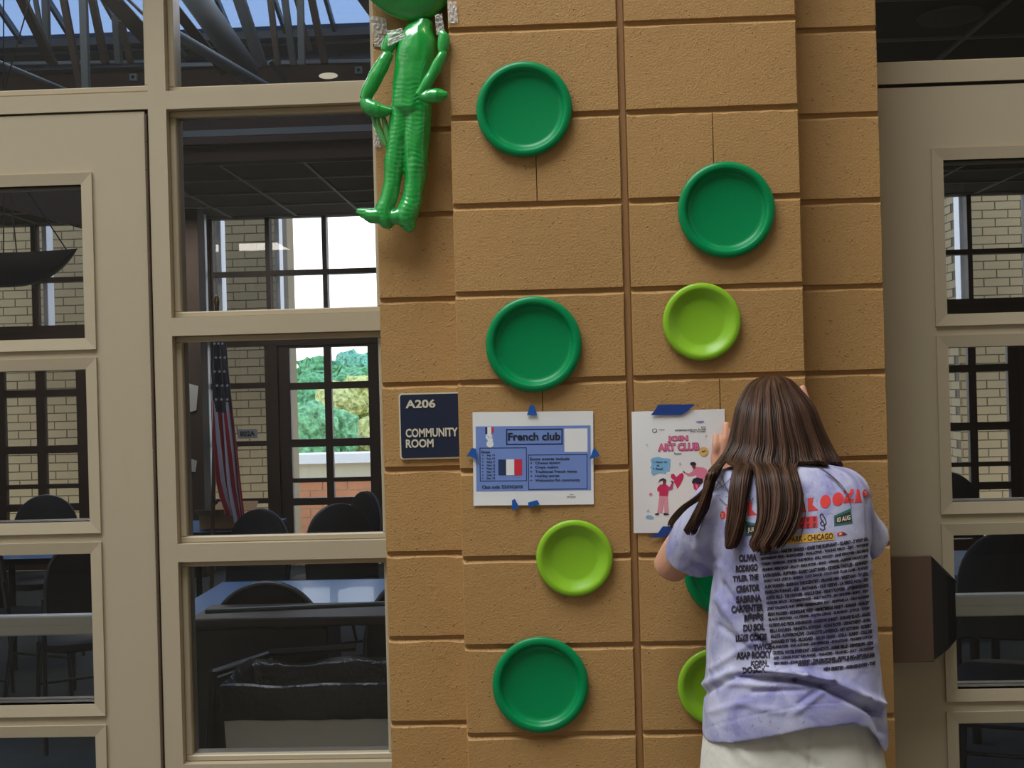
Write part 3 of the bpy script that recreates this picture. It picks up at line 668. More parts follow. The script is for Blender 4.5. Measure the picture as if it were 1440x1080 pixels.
cxy = ((x0+x1)/2, (y0_+y1_)/2); lev = [(-.30, -.03, 0), (.0, -.012, .2), (.022, .004, .6), (.010, .010, 1), (-.03, .008, 1.2), (-.055, .012, 1.5), (-.074, .009, 2)]
for dz, off, am in lev:
    for x, y in per:
        nx, ny = (1 if x > x1-.001 else -1 if x < x0+.001 else 0), (1 if y > y1_-.001 else -1 if y < y0_+.001 else 0)
        q = noise.noise(Vector((x*14, y*14, dz*40)))*.008*am
        V.append((x+nx*(off+q), y+ny*(off+q), zr_+dz+(noise.noise(Vector((x*6, y*6, 3)))*.02 if dz < -.09 or dz > 0 else 0)))
for k in range(len(lev)-1):
    for i in range(N): fs.append((k*N+i, k*N+(i+1) % N, (k+1)*N+(i+1) % N, (k+1)*N+i))
mb = MB(); mb.add(V, fs); mb.build('bin_liner', LINER, o, smooth=True)
# steel trolley handle left of the bin
o = thing('folding_trolley', (at(310, 945, .75).x, .75, 0), 'folded trolley with a bright blue-reflecting steel handle left of the grey bin', 'trolley')
p0, p1, p2 = at(300, 944, .868), at(379, 918, .885), at(500, 910, .885)
mb = MB(); mb.tube([p0, p1], .009, 10); mb.tube([p0+Vector((.012, 0, -.018)), p1+Vector((.012, 0, -.018))], .006, 10); mb.build('handle', CHROME, o, smooth=.7)
mb = MB(); mb.tube([p1, p2], .012, 8); mb.build('crossbar', BLACKPL, o, smooth=.7)
for q in (p0+Vector((0, 0, 0)), ): mb = MB(); mb.tube([q, (q.x-.06, q.y, 0.01)], .012, 8); mb.build('leg', BLACKPL, o, smooth=.7)
# flag on its pole
yf = 4.0; s0, s1 = at(305, 432, yf), at(292, 800, yf); o = thing('flag_on_pole', (s1.x, yf, 0), 'draped flag with red and white stripes on a standing pole beside the far windows', 'flag')
mb = MB(); mb.tube([(s1.x, yf, 0.03), (s0.x, yf, s0.z)], .012, 10); mb.build('pole', mat('varnished_pole', (92, 66, 44), .35), o, smooth=.7)
mb = MB(); mb.ball((s0.x, yf, s0.z+.03), (.016, .016, .045), 12, 8); mb.build('finial', mat('brass_finial', (160, 130, 70), .3, metal=1), o, smooth=True)
mb = MB(); mb.tube([(s1.x, yf, 0), (s1.x, yf, .04)], [.15, .13], 24); mb.build('base', mat('brass_base', (120, 98, 56), .35, metal=.8), o, smooth=.7)
RED, WHT, NVY = mat('red_flag_nylon', (176, 26, 44), .5, sheen=.3), mat('white_flag_nylon', (196, 200, 214), .5, sheen=.3), mat('navy_flag_nylon', (40, 34, 54), .5, sheen=.3)
nu, nv = 78, 50; V = []; fs = []; mi = []
pxw = [(480, 298, 318), (520, 297, 322), (566, 298, 328), (620, 300, 335), (680, 304, 341), (706, 310, 344), (728, 318, 346)]
def fw(v):
    y = 470+v*262
    for (a, l0, r0), (b, l1, r1) in zip(pxw, pxw[1:]):
        if y <= b or b == 728:
            t = min(1, max(0, (y-a)/(b-a))); return y, l0+(l1-l0)*t-2, r0+(r1-r0)*t
for j in range(nv+1):
    y, l, r = fw(j/nv)
    for i in range(nu+1):
        u = i/nu; e = (1-u)*70*max(0, j/nv-.75)*.0
        p = at(l+(r-l)*(u+.05*math.sin(u*17+j*.06)), y+26*(u-.5)*(j/nv)**2+e, yf); V.append((p.x, yf+.03*math.sin(u*15+.05*j)+.012*math.sin(u*31), p.z))
for j in range(nv):
    for i in range(nu):
        a = j*(nu+1)+i; fs.append((a, a+1, a+nu+2, a+nu+1))
        st = int(i/nu*13+.00001); mi.append(2 if (j < nv*.42 and st < 13-0) and (j/nv < .40+.06*math.sin(i*.3)) else (0 if st % 2 == 0 else 1))
me_ = MB(); me_.v = [Vector(v) for v in V]; me_.f = fs; me_.m = mi; me_.build('flag_cloth', [RED, WHT, NVY], o, smooth=True)
mb = MB(); k = 0
for j in range(5):
    for i in range(3):
        y, l, r = fw(.05+j*.075); c_ = at(l+(r-l)*(.25+.25*i+.08*(j % 2)), y, yf-.05); R_ = .011
        mb.add([(c_.x+(R_ if q % 2 == 0 else R_*.42)*math.sin(q*PI/5), c_.y, c_.z+(R_ if q % 2 == 0 else R_*.42)*math.cos(q*PI/5)) for q in range(10)], [tuple(range(9, -1, -1))])
mb.build('stars', WHT, o)['kind'] = 'stuff'
# mirrored room number, a reflection built as a sign on the far window, notices on the left pier
mb = MB(); a, b, c_ = at(333, 617, YB), at(361, 616, YB), at(333, 604, YB); mb.box((a.x, YB+.03, a.z), (b.x, YB+.032, c_.z))
sg = mb.build('window_number_sign', mat('pale_sign', (160, 168, 176), .6)); tag(sg, 'small pale room number sign on the far window right of the flag', 'sign')
mb = MB(); text(mb, '802A', (a.x+(b.x-a.x)*.12, YB+.029, a.z+(c_.z-a.z)*.22), ((b.x-a.x)*.76, 0, 0), (0, 0, (c_.z-a.z)*.56), 0, .03); mb.build('lettering', BLACKPL, sg)['kind'] = 'stuff'
PAPER = mat('white_paper', (232, 232, 232), .7)
for nm, q, lb in (('x', ((264, 539), (279, 543), (276, 577), (265, 580)), 'upper white paper pinned on the dark pier left of the flag'), ('y', ((265, 644), (277, 648), (275, 664), (266, 663)), 'lower white paper pinned on the dark pier left of the flag')):
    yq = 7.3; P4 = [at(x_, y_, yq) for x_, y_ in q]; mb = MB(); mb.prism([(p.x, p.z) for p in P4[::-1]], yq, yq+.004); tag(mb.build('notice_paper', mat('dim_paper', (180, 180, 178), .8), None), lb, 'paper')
mb = MB(); mb.box((at(258, 500, 7.3).x, 7.31, 0), (at(282, 500, 7.3).x, 7.5, ZC)); struct(mb.build('trim_4', BROWN))
# boat-shaped pendant seen through the left door
yp = 3.2; tip = at(109, 361, yp); cx = at(6, 361, yp).x; L = tip.x-cx; zt2 = at(60, 359, yp).z; dep_ = zt2-at(20, 404, yp).z
o = thing('boat_pendant', (cx, yp, zt2), 'dark boat-shaped pendant lamp hung on cables, seen through the left door', 'lamp')
V = []; n = 40; mN = 14
for i in range(n+1):
    s = -1+2*i/n; wd = max(.002, .16*(1-abs(s)**2.2)**.9); dp = max(.002, dep_*(1-abs(s)**2.4)**.85); lift = .03*abs(s)**3
    for j in range(mN+1):
        a = PI*j/mN; V.append((cx+L*s, yp+wd*math.cos(a), zt2+lift-dp*math.sin(a)))
fs = [(i*(mN+1)+j, i*(mN+1)+j+1, (i+1)*(mN+1)+j+1, (i+1)*(mN+1)+j) for i in range(n) for j in range(mN)]+[(i*(mN+1), (i+1)*(mN+1), (i+1)*(mN+1)+mN, i*(mN+1)+mN) for i in range(n)]
mb = MB(); mb.add(V, fs); mb.build('hull', mat('charcoal_gloss_shell', (66, 62, 58), .3), o, smooth=.9)
for (bx_, tx_, ty_) in ((100, 66, 310), (24, 17, 292), (5, 5, 268), (-60, -40, 290)):
    a, b = at(bx_, 361, yp), at(tx_, ty_, yp); d_ = (b-a); t_ = (4.3-a.z)/d_.z; b = a+d_*t_
    mb = MB(); mb.tube([a, b], .0035, 6); mb.build('cable', BLACKPL, o)
# dark ceiling bulkhead beam seen above the pendant
mb = MB(); p0, p1 = at(-60, 262, 4.4), at(70, 262, 4.4)
V = [at(-70, 236, 4.3), at(-70, 270, 4.3), at(98, 316, 4.3), at(124, 316, 4.3), at(124, 236, 4.3)]; mb.prism([(p.x, p.z) for p in V], 4.3, 4.5); struct(mb.build('trim_5', FRAMEBR))
# ---------------------------------------------------------------- paper plates on the block pier
def plate(px, py, rpx, dark, label):
    yb = -.001; c = at(px, py, yb-.012); R = rpx/F*(c.y-CAM.y)
    mt = PL_D if dark else PL_L
    o = None; rim = R
    if dark: prof = [(0, -.0025), (R*.70, -.0025), (R*.775, -.0045), (R*.80, -.0085), (R*.850, -.0170), (R*.868, -.0182), (R*.92, -.0180), (R*.985, -.0160), (R, -.0125), (R*.995, -.0105), (R*.93, -.0165), (R*.86, -.0165), (R*.80, -.004), (R*.76, -.0005), (0, -.0005)]
    else: prof = [(0, -.0025), (R*.56, -.0025), (R*.60, -.0035), (R*.66, -.0065), (R*.78, -.0125), (R*.84, -.0165), (R*.88, -.0175), (R*.95, -.0165), (R*.985, -.0145), (R, -.011), (R*.995, -.0095), (R*.93, -.0145), (R*.86, -.0155), (R*.66, -.004), (R*.58, -.0005), (0, -.0005)]
    # fluted rim: the outer ring is gently crimped
    mb = MB(); n = 144; mb.lathe(prof, (0, 0, 0), n)
    for v in mb.v:
        r = math.hypot(v.x, v.z)
        if r > R*.90:
            a = math.atan2(v.z, v.x); v.y += .00035*math.sin(a*72)*(r/R-.90)/.1
    o = mb.build('paper_plate', mt, None, smooth=True, loc=(c.x, yb, c.z)); tag(o, label, 'plate', 'green paper plates on the pillar'); o.rotation_euler = (0, random.uniform(0, 6), 0)
PL_D = mat('dark_green_plate', (0, 134, 76), .30, coat=0, spec=.3); PL_L = mat('lime_green_plate', (138, 188, 44), .30, coat=0, spec=.35)
plate(737, 153.5, 67.5, 1, 'large dark green paper plate nearest the green alien')
plate(1021.5, 295, 67.5, 1, 'large dark green paper plate directly above the small lime plate over the art poster')
plate(750.5, 484, 67.5, 1, 'large dark green paper plate directly above the blue club poster')
plate(760, 963, 67.5, 1, 'large dark green paper plate lowest on the pillar, below the lime plate and club poster')
plate(1029.5, 802, 67.5, 1, 'large dark green paper plate mostly hidden behind the person in the lavender shirt')
plate(987, 452.5, 54.5, 0, 'small lime green paper plate above the white art poster')
plate(808, 785, 54, 0, 'small lime green paper plate below the blue club poster')
plate(1008, 966, 54.5, 0, 'small lime green paper plate half hidden by the hem of the lavender shirt')
# ---------------------------------------------------------------- posters
TAPE = mat('blue_painters_tape', (18, 86, 168), .6, bump=(160, .3, .001)); TAPE2 = mat('dark_blue_painters_tape', (22, 62, 138), .6, bump=(160, .3, .001))
def ink(n, c): return mat('ink_'+n, c, .65)
INKS = {'black': ink('black', (28, 30, 40)), 'navy': ink('navy', (22, 40, 92)), 'blue': ink('blue', (116, 142, 206)), 'flagblue': ink('flagblue', (30, 52, 92)), 'red': ink('red', (206, 40, 66)), 'white': ink('white', (236, 236, 236)),
        'pink': ink('pink', (226, 128, 160)), 'magenta': ink('magenta', (196, 62, 122)), 'sky': ink('sky', (128, 182, 222)), 'gold': ink('gold', (220, 184, 110)), 'dark': ink('dark', (40, 30, 56)), 'skin': ink('skin', (120, 62, 66)), 'crimson': ink('crimson', (206, 44, 92)), 'lilac': ink('lilac', (140, 140, 196)), 'trouser': ink('trouser', (224, 150, 168)), 'faint': ink('faint', (196, 190, 196))}
class Sheet:
    """a thin sheet of paper whose corners are measured in the photograph; print lies on it in sheet coordinates 0..1"""
    def __init__(s, name, corners, label, y, curl):
        s.c = [at(px, py, y) for px, py in corners]; s.y = y; s.curl = curl; s.layers = {}
        mb = MB(); n, mm = 24, 24; V = []
        for k in (0, 1):
            for j in range(mm+1):
                for i in range(n+1): p = s.p(i/n, j/mm, .0003*k-.0001); V.append(p)
        N = (n+1)*(mm+1); fs = []
        for j in range(mm):
            for i in range(n):
                a = j*(n+1)+i; fs += [(a, a+1, a+n+2, a+n+1), (a+N, a+n+1+N, a+n+2+N, a+1+N)]
        for i in range(n): fs += [(i, i+N, i+1+N, i+1), (mm*(n+1)+i, mm*(n+1)+i+1, mm*(n+1)+i+1+N, mm*(n+1)+i+N)]
        for j in range(mm): fs += [(j*(n+1), (j+1)*(n+1), (j+1)*(n+1)+N, j*(n+1)+N), (j*(n+1)+n, j*(n+1)+n+N, (j+1)*(n+1)+n+N, (j+1)*(n+1)+n)]
        mb.add(V, fs); s.ob = mb.build(name, PAPER, None, smooth=.5); tag(s.ob, label, 'poster')
    def p(s, u, v, off=0):
        tl, tr, br, bl = s.c; q = (tl*(1-u)+tr*u)*(1-v)+(bl*(1-u)+br*u)*v
        q.y = s.y-s.curl(u, v)+off; return q
    def lay(s, k, z): 
        if (k, z) not in s.layers: s.layers[(k, z)] = MB()
        return s.layers[(k, z)]
    def poly(s, k, pts, z=1):
        """filled outline, triangulated finely enough to follow the curl"""
        n = len(pts); s.lay(k, z).add([s.p(u, v, -.00022*z-.0002) for u, v in pts], [tuple(range(n))])
    def rect(s, k, u0, v0, u1, v1, z=1):
        nx = max(1, int(abs(u1-u0)*16)); ny = max(1, int(abs(v1-v0)*16)); V = []; L = s.lay(k, z)
        for j in range(ny+1):
            for i in range(nx+1): V.append(s.p(u0+(u1-u0)*i/nx, v0+(v1-v0)*j/ny, -.00022*z-.0002))
        L.add(V, [(j*(nx+1)+i, j*(nx+1)+i+1, (j+1)*(nx+1)+i+1, (j+1)*(nx+1)+i) for j in range(ny) for i in range(nx)])
    def frame(s, k, u0, v0, u1, v1, t, z=2):
        a = 1.3; s.rect(k, u0, v0, u1, v0+t*a, z); s.rect(k, u0, v1-t*a, u1, v1, z); s.rect(k, u0, v0, u0+t, v1, z); s.rect(k, u1-t, v0, u1, v1, z)
    def text(s, k, t, u0, v0, u1, v1, z=3, bold=.0):
        vs, fs = glyphs(t, bold); s.lay(k, z).add([s.p(u0+(u1-u0)*x, v1+(v0-v1)*y, -.00022*z-.0002) for x, y in vs], fs)
    def disc(s, k, cu, cv, ru, rv, z=2, n=20): s.poly(k, [(cu+ru*math.cos(2*PI*i/n), cv+rv*math.sin(2*PI*i/n)) for i in range(n)], z)
    def done(s):
        groups = {}
        for (k, z), mb in s.layers.items(): groups.setdefault(k, MB()).add(mb.v, mb.f)
        for k, mb in groups.items(): mb.build('print_'+k, INKS[k], s.ob)['kind'] = 'stuff'
def px2uv(s, px, py):
    # invert the bilinear corner map by a few newton-like steps
    u, v = .5, .5
    for _ in range(12):
        q = s.p(u, v); x, y = to_px(q); du = (px-x); dv = (py-y); W = abs(to_px(s.c[1])[0]-to_px(s.c[0])[0]); H = abs(to_px(s.c[3])[1]-to_px(s.c[0])[1]); u += du/W; v += dv/H
    return u, v
S = Sheet('club_poster', [(664.5, 579.5), (834, 578), (835, 709), (666, 711)], 'white landscape poster with a blue panel and French flag, held by blue tape', -.0015, lambda u, v: .0015+.004*(math.sin(u*PI)**2)*(.4+.6*v)*(1-v*.3)+.002*max(0, v-.9)*10*abs(u-.5))
def U(px): return (px-664.5)/169.6
def Vv(py, px=750): return (py-(579.5-1.5*(px-664.5)/169.5))/131.4
def cu(x, y): return px2uv(S, 640+x/6.752, 560+y/6.75)     # from the enlarged view
def R2(k, x0, y0, x1, y1, z=1): (a, b), (c, d) = cu(x0, y0), cu(x1, y1); S.rect(k, a, b, c, d, z)
def T2(k, t, x0, y0, x1, y1, z=4, bold=.02): (a, b), (c, d) = cu(x0, y0), cu(x1, y1); S.text(k, t, a, b, c, d, z, bold)
R2('blue', 195, 268, 1290, 872, 1)
def F2(x0, y0, x1, y1, t=.006): (a, b), (c, d) = cu(x0, y0), cu(x1, y1); S.frame('navy', a, b, c, d, t, 2)
F2(483, 292, 1022, 440, .011); F2(232, 470, 682, 786); F2(692, 536, 1258, 862)
T2('black', 'French club', 502, 328, 1000, 398, bold=.03)
R2('white', 1036, 288, 1258, 508, 2)
R2('flagblue', 410, 582, 484, 730, 3); R2('white', 484, 580, 562, 730, 3); R2('red', 562, 580, 636, 730, 3)
T2('black', 'Dates', 248, 498, 330, 520)
for i, t in enumerate(('Sep 10', 'Sep 24', 'Oct 7', 'Oct 21', 'Nov 5', 'Nov 19', 'Dec 3', 'Dec 10')):
    y = 532+i*31; R2('black', 258, y+6, 268, y+15, 3); T2('black', t, 300, y, 378, y+20)
T2('black', 'Class code: D5XNG6VX', 256, 826, 646, 854)
T2('black', 'Some events include', 708, 562, 1086, 586)
for i, (t, e) in enumerate((('Cheese tasting', 998), ('Crepe making', 982), ('Traditional French games', 1156), ('Holiday partys', 990), ('Welcoming fun community', 1188))):
    y = 602+i*41; R2('black', 716, y+8, 728, y+19, 3); T2('black', t, 760, y, e, y+28)
T2('black', 'Sept', 1086, 908, 1124, 918); T2('black', '09/10/25', 1062, 930, 1144, 942)
R2('flagblue', 285, 275, 306, 338, 2); R2('white', 306, 272, 344, 336, 2); R2('red', 344, 275, 366, 330, 2)
for (x, y, r) in ((322, 366, 32), (334, 398, 26), (332, 434, 34)):
    a, b = cu(x, y); a2, _ = cu(x+r, y); _, b2 = cu(x, y+r); S.disc('white', a, b, a2-a, b2-b, 2+(y == 398))
for q in ([(300, 352), (316, 356), (330, 372), (326, 384)], [(336, 360), (352, 366), (346, 380), (338, 374)]):
    S.poly('faint', [cu(*v) for v in q][::-1], 4)
S.done()
def tape(pts, mt, label, y, wr=.0012, grp=None):
    P_ = [at(a, b, y) for a, b in pts]; mb = MB(); n = len(P_)
    # long strips are cut into a few slats so they can follow the wall
    mb.prism([(p.x, p.z) for p in P_], y-wr, y)
    o = mb.build('masking_tape', mt, None); tag(o, label, 'tape', grp); return o
def EZ(x, y): return 640+x/6.752, 560+y/6.75
# tear shapes, anticlockwise from the lower left
tape([EZ(682, 162), EZ(779, 160), EZ(752, 70), EZ(718, 62), EZ(706, 80)], TAPE, 'blue tape tab at the top edge of the club poster', -.0085)
tape([EZ(108, 552), EZ(160, 556), EZ(214, 596), EZ(196, 478), EZ(160, 472), EZ(136, 510)], TAPE, 'blue tape tab at the left edge of the club poster', -.0085)
tape([EZ(1276, 580), EZ(1372, 546), EZ(1350, 502), EZ(1318, 468)], TAPE, 'blue tape tab at the right edge of the club poster', -.0085)
tape([EZ(540, 1068), EZ(606, 1030), EZ(568, 956), EZ(540, 968)], TAPE, 'upright blue tape tab at the bottom edge of the club poster', -.0095)
tape([EZ(700, 1036), EZ(804, 1008), EZ(780, 966), EZ(692, 990)], TAPE, 'slanted blue tape tab at the bottom edge of the club poster', -.0095)
# art club poster
def EA(x, y): return 880+x/9, 570+y/9
def EB(x, y): return 870+x/4.91, 550+y/4.91
S = Sheet('art_poster', [(888, 579), (1018.8, 575), (1024, 748), (891, 749.5)], 'white art club poster with pink lettering and drawn figures, being pinned by the person', -.0015, lambda u, v: .0015+.0045*math.sin(u*PI)*(.6+.4*math.sin(v*PI))+.006*(1-u)**4*math.sin(v*3))
def ca_(x, y): return px2uv(S, *EA(x, y))
def cb_(x, y): return px2uv(S, *EB(x, y))
def TA(k, t, x0, y0, x1, y1, z=4, bold=.02):
    (a, b), (c, d) = ca_(x0, y0), ca_(x1, y1); S.text(k, t, a, b, c, d, z, bold)
def PA(k, pts, z=2): S.poly(k, [ca_(*p) for p in pts], z)
def PBm(k, pts, z=2): S.poly(k, [cb_(*p) for p in pts], z)
TA('magenta', 'JOIN', 522, 386, 792, 468, 3, .075); TA('pink', 'JOIN', 534, 396, 782, 458, 5, .02)
TA('magenta', 'ART CLUB', 402, 482, 936, 572, 3, .075); TA('pink', 'ART CLUB', 418, 492, 926, 560, 5, .02)
a, b = ca_(985, 585); a2, _ = ca_(1042, 585); _, b2 = ca_(985, 642); S.disc('gold', a, b, a2-a, b2-b, 4)
PA('gold', [(985+(64 if i % 2 else 54)*math.cos(i*PI/12), 585+(64 if i % 2 else 54)*math.sin(i*PI/12)) for i in range(24)], 3)
PA('black', [(958, 588), (972, 572), (984, 580), (1006, 566), (1010, 576), (986, 594), (974, 586), (962, 600)], 5)
TA('black', 'Room', 612, 598, 704, 622)
PA('black', [(334, 318), (340, 300), (362, 294), (388, 296), (396, 320), (388, 340), (360, 346), (340, 338)], 2); PA('white', [(344, 316), (350, 304), (368, 302), (384, 306), (386, 320), (380, 332), (360, 338), (346, 330)], 3)
TA('black', 'Artistry', 416, 300, 492, 316); TA('black', 'Join', 950, 266, 1012, 284); TA('black', 'artclubsociety.weebly.com  Rm A206', 620, 300, 1012, 322); TA('black', 'Wed, Thursday', 812, 324, 1010, 342)
PA('lilac', [(878, 194), (900, 204), (936, 196), (990, 196), (984, 214), (944, 226), (902, 218)], 2)
PA('sky', [(312, 692), (340, 664), (410, 652), (470, 668), (540, 672), (572, 688), (560, 720), (566, 760), (552, 800), (560, 830), (520, 832), (500, 868), (430, 852), (380, 872), (340, 886), (320, 856), (326, 800), (306, 790), (326, 760), (322, 720)], 2)
TA('black', '* Open to', 344, 706, 522, 732); TA('black', 'all', 388, 750, 422, 772); TA('black', '* Free!', 344, 790, 466, 818)
# heart
PA('crimson', [(640, 908), (606, 864), (576, 872), (568, 902), (584, 930), (620, 950), (606, 968), (628, 1000), (652, 1054), (690, 1000), (726, 930), (734, 880), (714, 852), (680, 870)], 2)
PA('magenta', [(640, 912), (650, 930), (626, 948), (610, 968), (604, 960), (622, 944), (588, 930), (586, 924), (622, 934)], 3)
# standing figure with a ponytail
PBm('dark', [(272, 636), (284, 610), (306, 600), (326, 610), (330, 628), (318, 634), (300, 616), (286, 622)], 3)
PBm('skin', [(302, 614), (326, 620), (324, 642), (306, 646)], 4)
PBm('crimson', [(266, 668), (286, 646), (316, 640), (340, 652), (344, 690), (338, 724), (280, 722), (280, 694), (266, 690)], 3)
PBm('magenta', [(334, 652), (350, 662), (368, 630), (378, 638), (372, 674), (348, 684), (334, 676)], 4)
PBm('skin', [(366, 632), (356, 618), (376, 620), (380, 640)], 5)
PBm('trouser', [(280, 724), (338, 726), (344, 842), (316, 842), (310, 752), (300, 840), (266, 838)], 3)
PBm('dark', [(250, 846), (276, 840), (278, 854), (252, 854)], 4); PBm('dark', [(308, 842), (340, 846), (350, 854), (312, 856)], 4)
# leaning figure in a pink jumper
PA('skin', [(830, 752), (880, 752), (884, 796), (850, 804)], 3); PA('dark', [(812, 736), (830, 718), (872, 718), (892, 740), (880, 762), (846, 752), (826, 762)], 4)
PA('pink', [(850, 800), (900, 780), (980, 786), (1024, 810), (1030, 860), (1010, 900), (980, 936), (900, 916), (886, 872), (850, 892), (790, 892), (748, 862), (734, 846), (764, 852), (800, 860), (840, 840)], 2)
PA('skin', [(728, 822), (748, 846), (742, 862), (726, 842)], 4)
PA('dark', [(834, 972), (852, 930), (900, 910), (970, 930), (982, 960), (950, 1000), (910, 996), (880, 980), (852, 994)], 3)
PA('crimson', [(852, 994), (884, 984), (916, 1000), (946, 1002), (930, 1040), (900, 1076), (862, 1060)], 2); PA('pink', [(880, 1000), (906, 1002), (912, 1040), (890, 1062)], 4)
for cx_, cy_, w_ in ((1020, 390, 16), (690, 740, 20), (268, 500, 14)): PA('faint', [(cx_-w_, cy_), (cx_, cy_-w_*1.3), (cx_+w_*.6, cy_+w_*.2), (cx_, cy_+w_)], 2)
PBm('sky', [(186, 870), (200, 854), (230, 860), (246, 880), (220, 884), (188, 880)], 2); PBm('faint', [(190, 830), (206, 812), (216, 836)], 2); PBm('pink', [(208, 712), (222, 698), (234, 714), (220, 728)], 2)
S.done()
tape([EB(222, 166), EB(432, 164), EB(470, 142), EB(524, 96), EB(516, 90), EB(274, 94), EB(250, 130)], TAPE2, 'long dark blue tape strip across the top of the art poster', -.0085)
tape([EB(200, 1012), EB(325, 1006), EB(376, 940), EB(368, 934), EB(304, 934), EB(268, 984)], TAPE2, 'dark blue tape strip at the bottom of the art poster', -.0085)
# ---------------------------------------------------------------- room sign beside the pier
ys = SB-.003
def ER(x, y): return 550+x/4.645, 540+y/4.645
tl, bl = at(*ER(50, 62), ys), at(*ER(60, 492), ys); x0 = (tl.x+bl.x)/2; x1 = -.0015; z1 = at(*ER(200, 58), ys).z; z0 = at(*ER(200, 490), ys).z
def rrect(x0, x1, z0, z1, r, left_only=True):
    P_ = []
    for (cx_, cz_, a0) in ((x0+r, z0+r, PI), ):
        for i in range(7): a = a0+i*PI/12; P_.append((cx_+r*math.cos(a), cz_+r*math.sin(a)))
    P_ += [(x1, z0), (x1, z1)]
    for i in range(7): a = PI/2+i*PI/12; P_.append((x0+r+r*math.cos(a), z1-r+r*math.sin(a)))
    return P_
mb = MB(); mb.prism(rrect(x0, x1, z0, z1, .008), ys-.004, ys); sg = mb.build('room_sign', mat('cream_sign_border', (216, 206, 180), .5)); tag(sg, 'navy room sign reading A206 COMMUNITY ROOM beside the pillar', 'sign')
mb = MB(); mb.prism(rrect(x0+.0035, x1, z0+.0035, z1-.0035, .006), ys-.005, ys-.0041); mb.build('face', mat('navy_sign_face', (26, 36, 60), .45), sg)
mb = MB(); CR = mat('cream_letters', (214, 206, 186), .5)
def ST(t, x0_, y0_, x1_, y1_):
    yq = ys-.0062; a, b, c_ = at(*ER(x0_, y1_), yq), at(*ER(x1_, y1_), yq), at(*ER(x0_, y0_), yq); b.x = min(b.x, -.002)
    text(mb, t, a, (b.x-a.x, 0, 0), (0, 0, c_.z-a.z), 0, .03)
ST('A206', 94, 104, 290, 160); ST('COMMUNITY', 96, 292, 437, 350); ST('ROOM', 97, 362, 278, 418); mb.build('lettering', CR, sg)['kind'] = 'stuff'
# ---------------------------------------------------------------- inflatable alien
GR = mat('green_inflatable_vinyl', (26, 162, 66), .2, coat=.7, spec=.8, bump=(30, .5, .005)); GR.node_tree.nodes['Principled BSDF'].inputs['Subsurface Weight'].default_value = .15; GR.node_tree.nodes['Principled BSDF'].inputs['Subsurface Radius'].default_value = (.01, .04, .01)
BLK = mat('black_vinyl_print', (12, 12, 12), .25, coat=.4)
ya = .052
al = thing('inflatable_alien', at(590, 150, SB), 'green inflatable alien toy taped to the wall beside the glass', 'toy')
def K(x, y): return 480+x/3.175, y/3.175
def infl(nm, pts, n=20, fl=.9, seam=True, y_=ya):
    """puffed tube: pts = (x, y, radius px[, depth])"""
    P_ = [at(*K(p[0], p[1]), p[3] if len(p) > 3 else y_) for p in pts]; R_ = [p[2]/3.175/F*(y_-CAM.y) for p in pts]
    # resample with a smooth spline
    Q, RR = [], []; m_ = len(P_)
    for i in range(m_-1):
        a, b, c_, d = P_[max(i-1, 0)], P_[i], P_[i+1], P_[min(i+2, m_-1)]; ra, rb, rc, rd = R_[max(i-1, 0)], R_[i], R_[i+1], R_[min(i+2, m_-1)]
        for k in range(8):
            t = k/8; h = lambda a, b, c_, d: .5*((2*b)+(-a+c_)*t+(2*a-5*b+4*c_-d)*t*t+(-a+3*b-3*c_+d)*t**3)
            Q.append(h(a, b, c_, d)); RR.append(max(.0015, h(ra, rb, rc, rd)))
    Q.append(P_[-1]); RR.append(R_[-1]); mb = MB(); mb.tube(Q, RR, n, flat=((0, 1, 0), fl)); return mb
mb = infl('t', [(372, 88, 38), (366, 112, 46), (352, 150, 74), (342, 200, 90), (334, 260, 94), (326, 330, 93), (318, 400, 92), (312, 460, 90), (306, 500, 84), (298, 530, 50)], fl=.75, n=28)
a = infl('r', [(340, 480, 66), (342, 560, 62), (336, 640, 58), (332, 740, 52), (326, 830, 46), (316, 890, 46), (300, 940, 50), (296, 985, 46), (318, 1030, 22)]); mb.add(a.v, a.f)
a = infl('r2', [(300, 960, 42), (240, 968, 36), (190, 960, 26), (160, 952, 16)]); mb.add(a.v, a.f)
a = infl('l', [(268, 480, 52), (262, 560, 50), (248, 640, 46), (236, 740, 44), (226, 830, 40), (212, 890, 40), (192, 940, 42), (200, 985, 38), (206, 1020, 20)]); mb.add(a.v, a.f)
a = infl('l2', [(196, 960, 38), (140, 964, 34), (96, 950, 24), (66, 940, 12)]); mb.add(a.v, a.f)
def wrk(p, n_):
    px, py = to_px(p); k = .00028*math.sin(py*.95+2.6*noise.noise(Vector((px*.06, py*.03, 0)))*3)*max(0, min(1, (py-60)/60))*(.3+abs(noise.noise(Vector((px*.05, py*.02, 4))))*3)+.0024*noise.noise(Vector((p.x*60, p.y*60, p.z*22)))
    return p+n_*k
remesh(mb, 'body', GR, al, .0022, 8, wrk)
def puff(nm, segs, y_):
    mb = MB()
    for s_ in segs: a = infl('x', s_, 16, y_=y_); mb.add(a.v, a.f)
    return remesh(mb, nm, GR, al, .0018, 4, lambda p, n_: p+n_*.0016*noise.noise(Vector((p.x*70, p.y*70, p.z*30))))
puff('arm', [[(266, 150, 14), (234, 164, 30), (212, 200, 32), (200, 232, 26)], [(212, 236, 24), (184, 290, 32), (150, 350, 34), (120, 410, 32), (102, 446, 24)], [(98, 440, 22), (120, 470, 34), (160, 492, 38), (200, 496, 24), (226, 494, 10)]], .04)
puff('arm', [[(440, 140, 14), (458, 168, 26), (456, 205, 26), (450, 232, 20)], [(458, 232, 20), (436, 280, 26), (404, 336, 25), (372, 386, 24), (344, 428, 18)], [(350, 430, 18), (378, 432, 26), (420, 428, 34), (452, 424, 26), (476, 420, 12)]], -.012)
mb = MB()
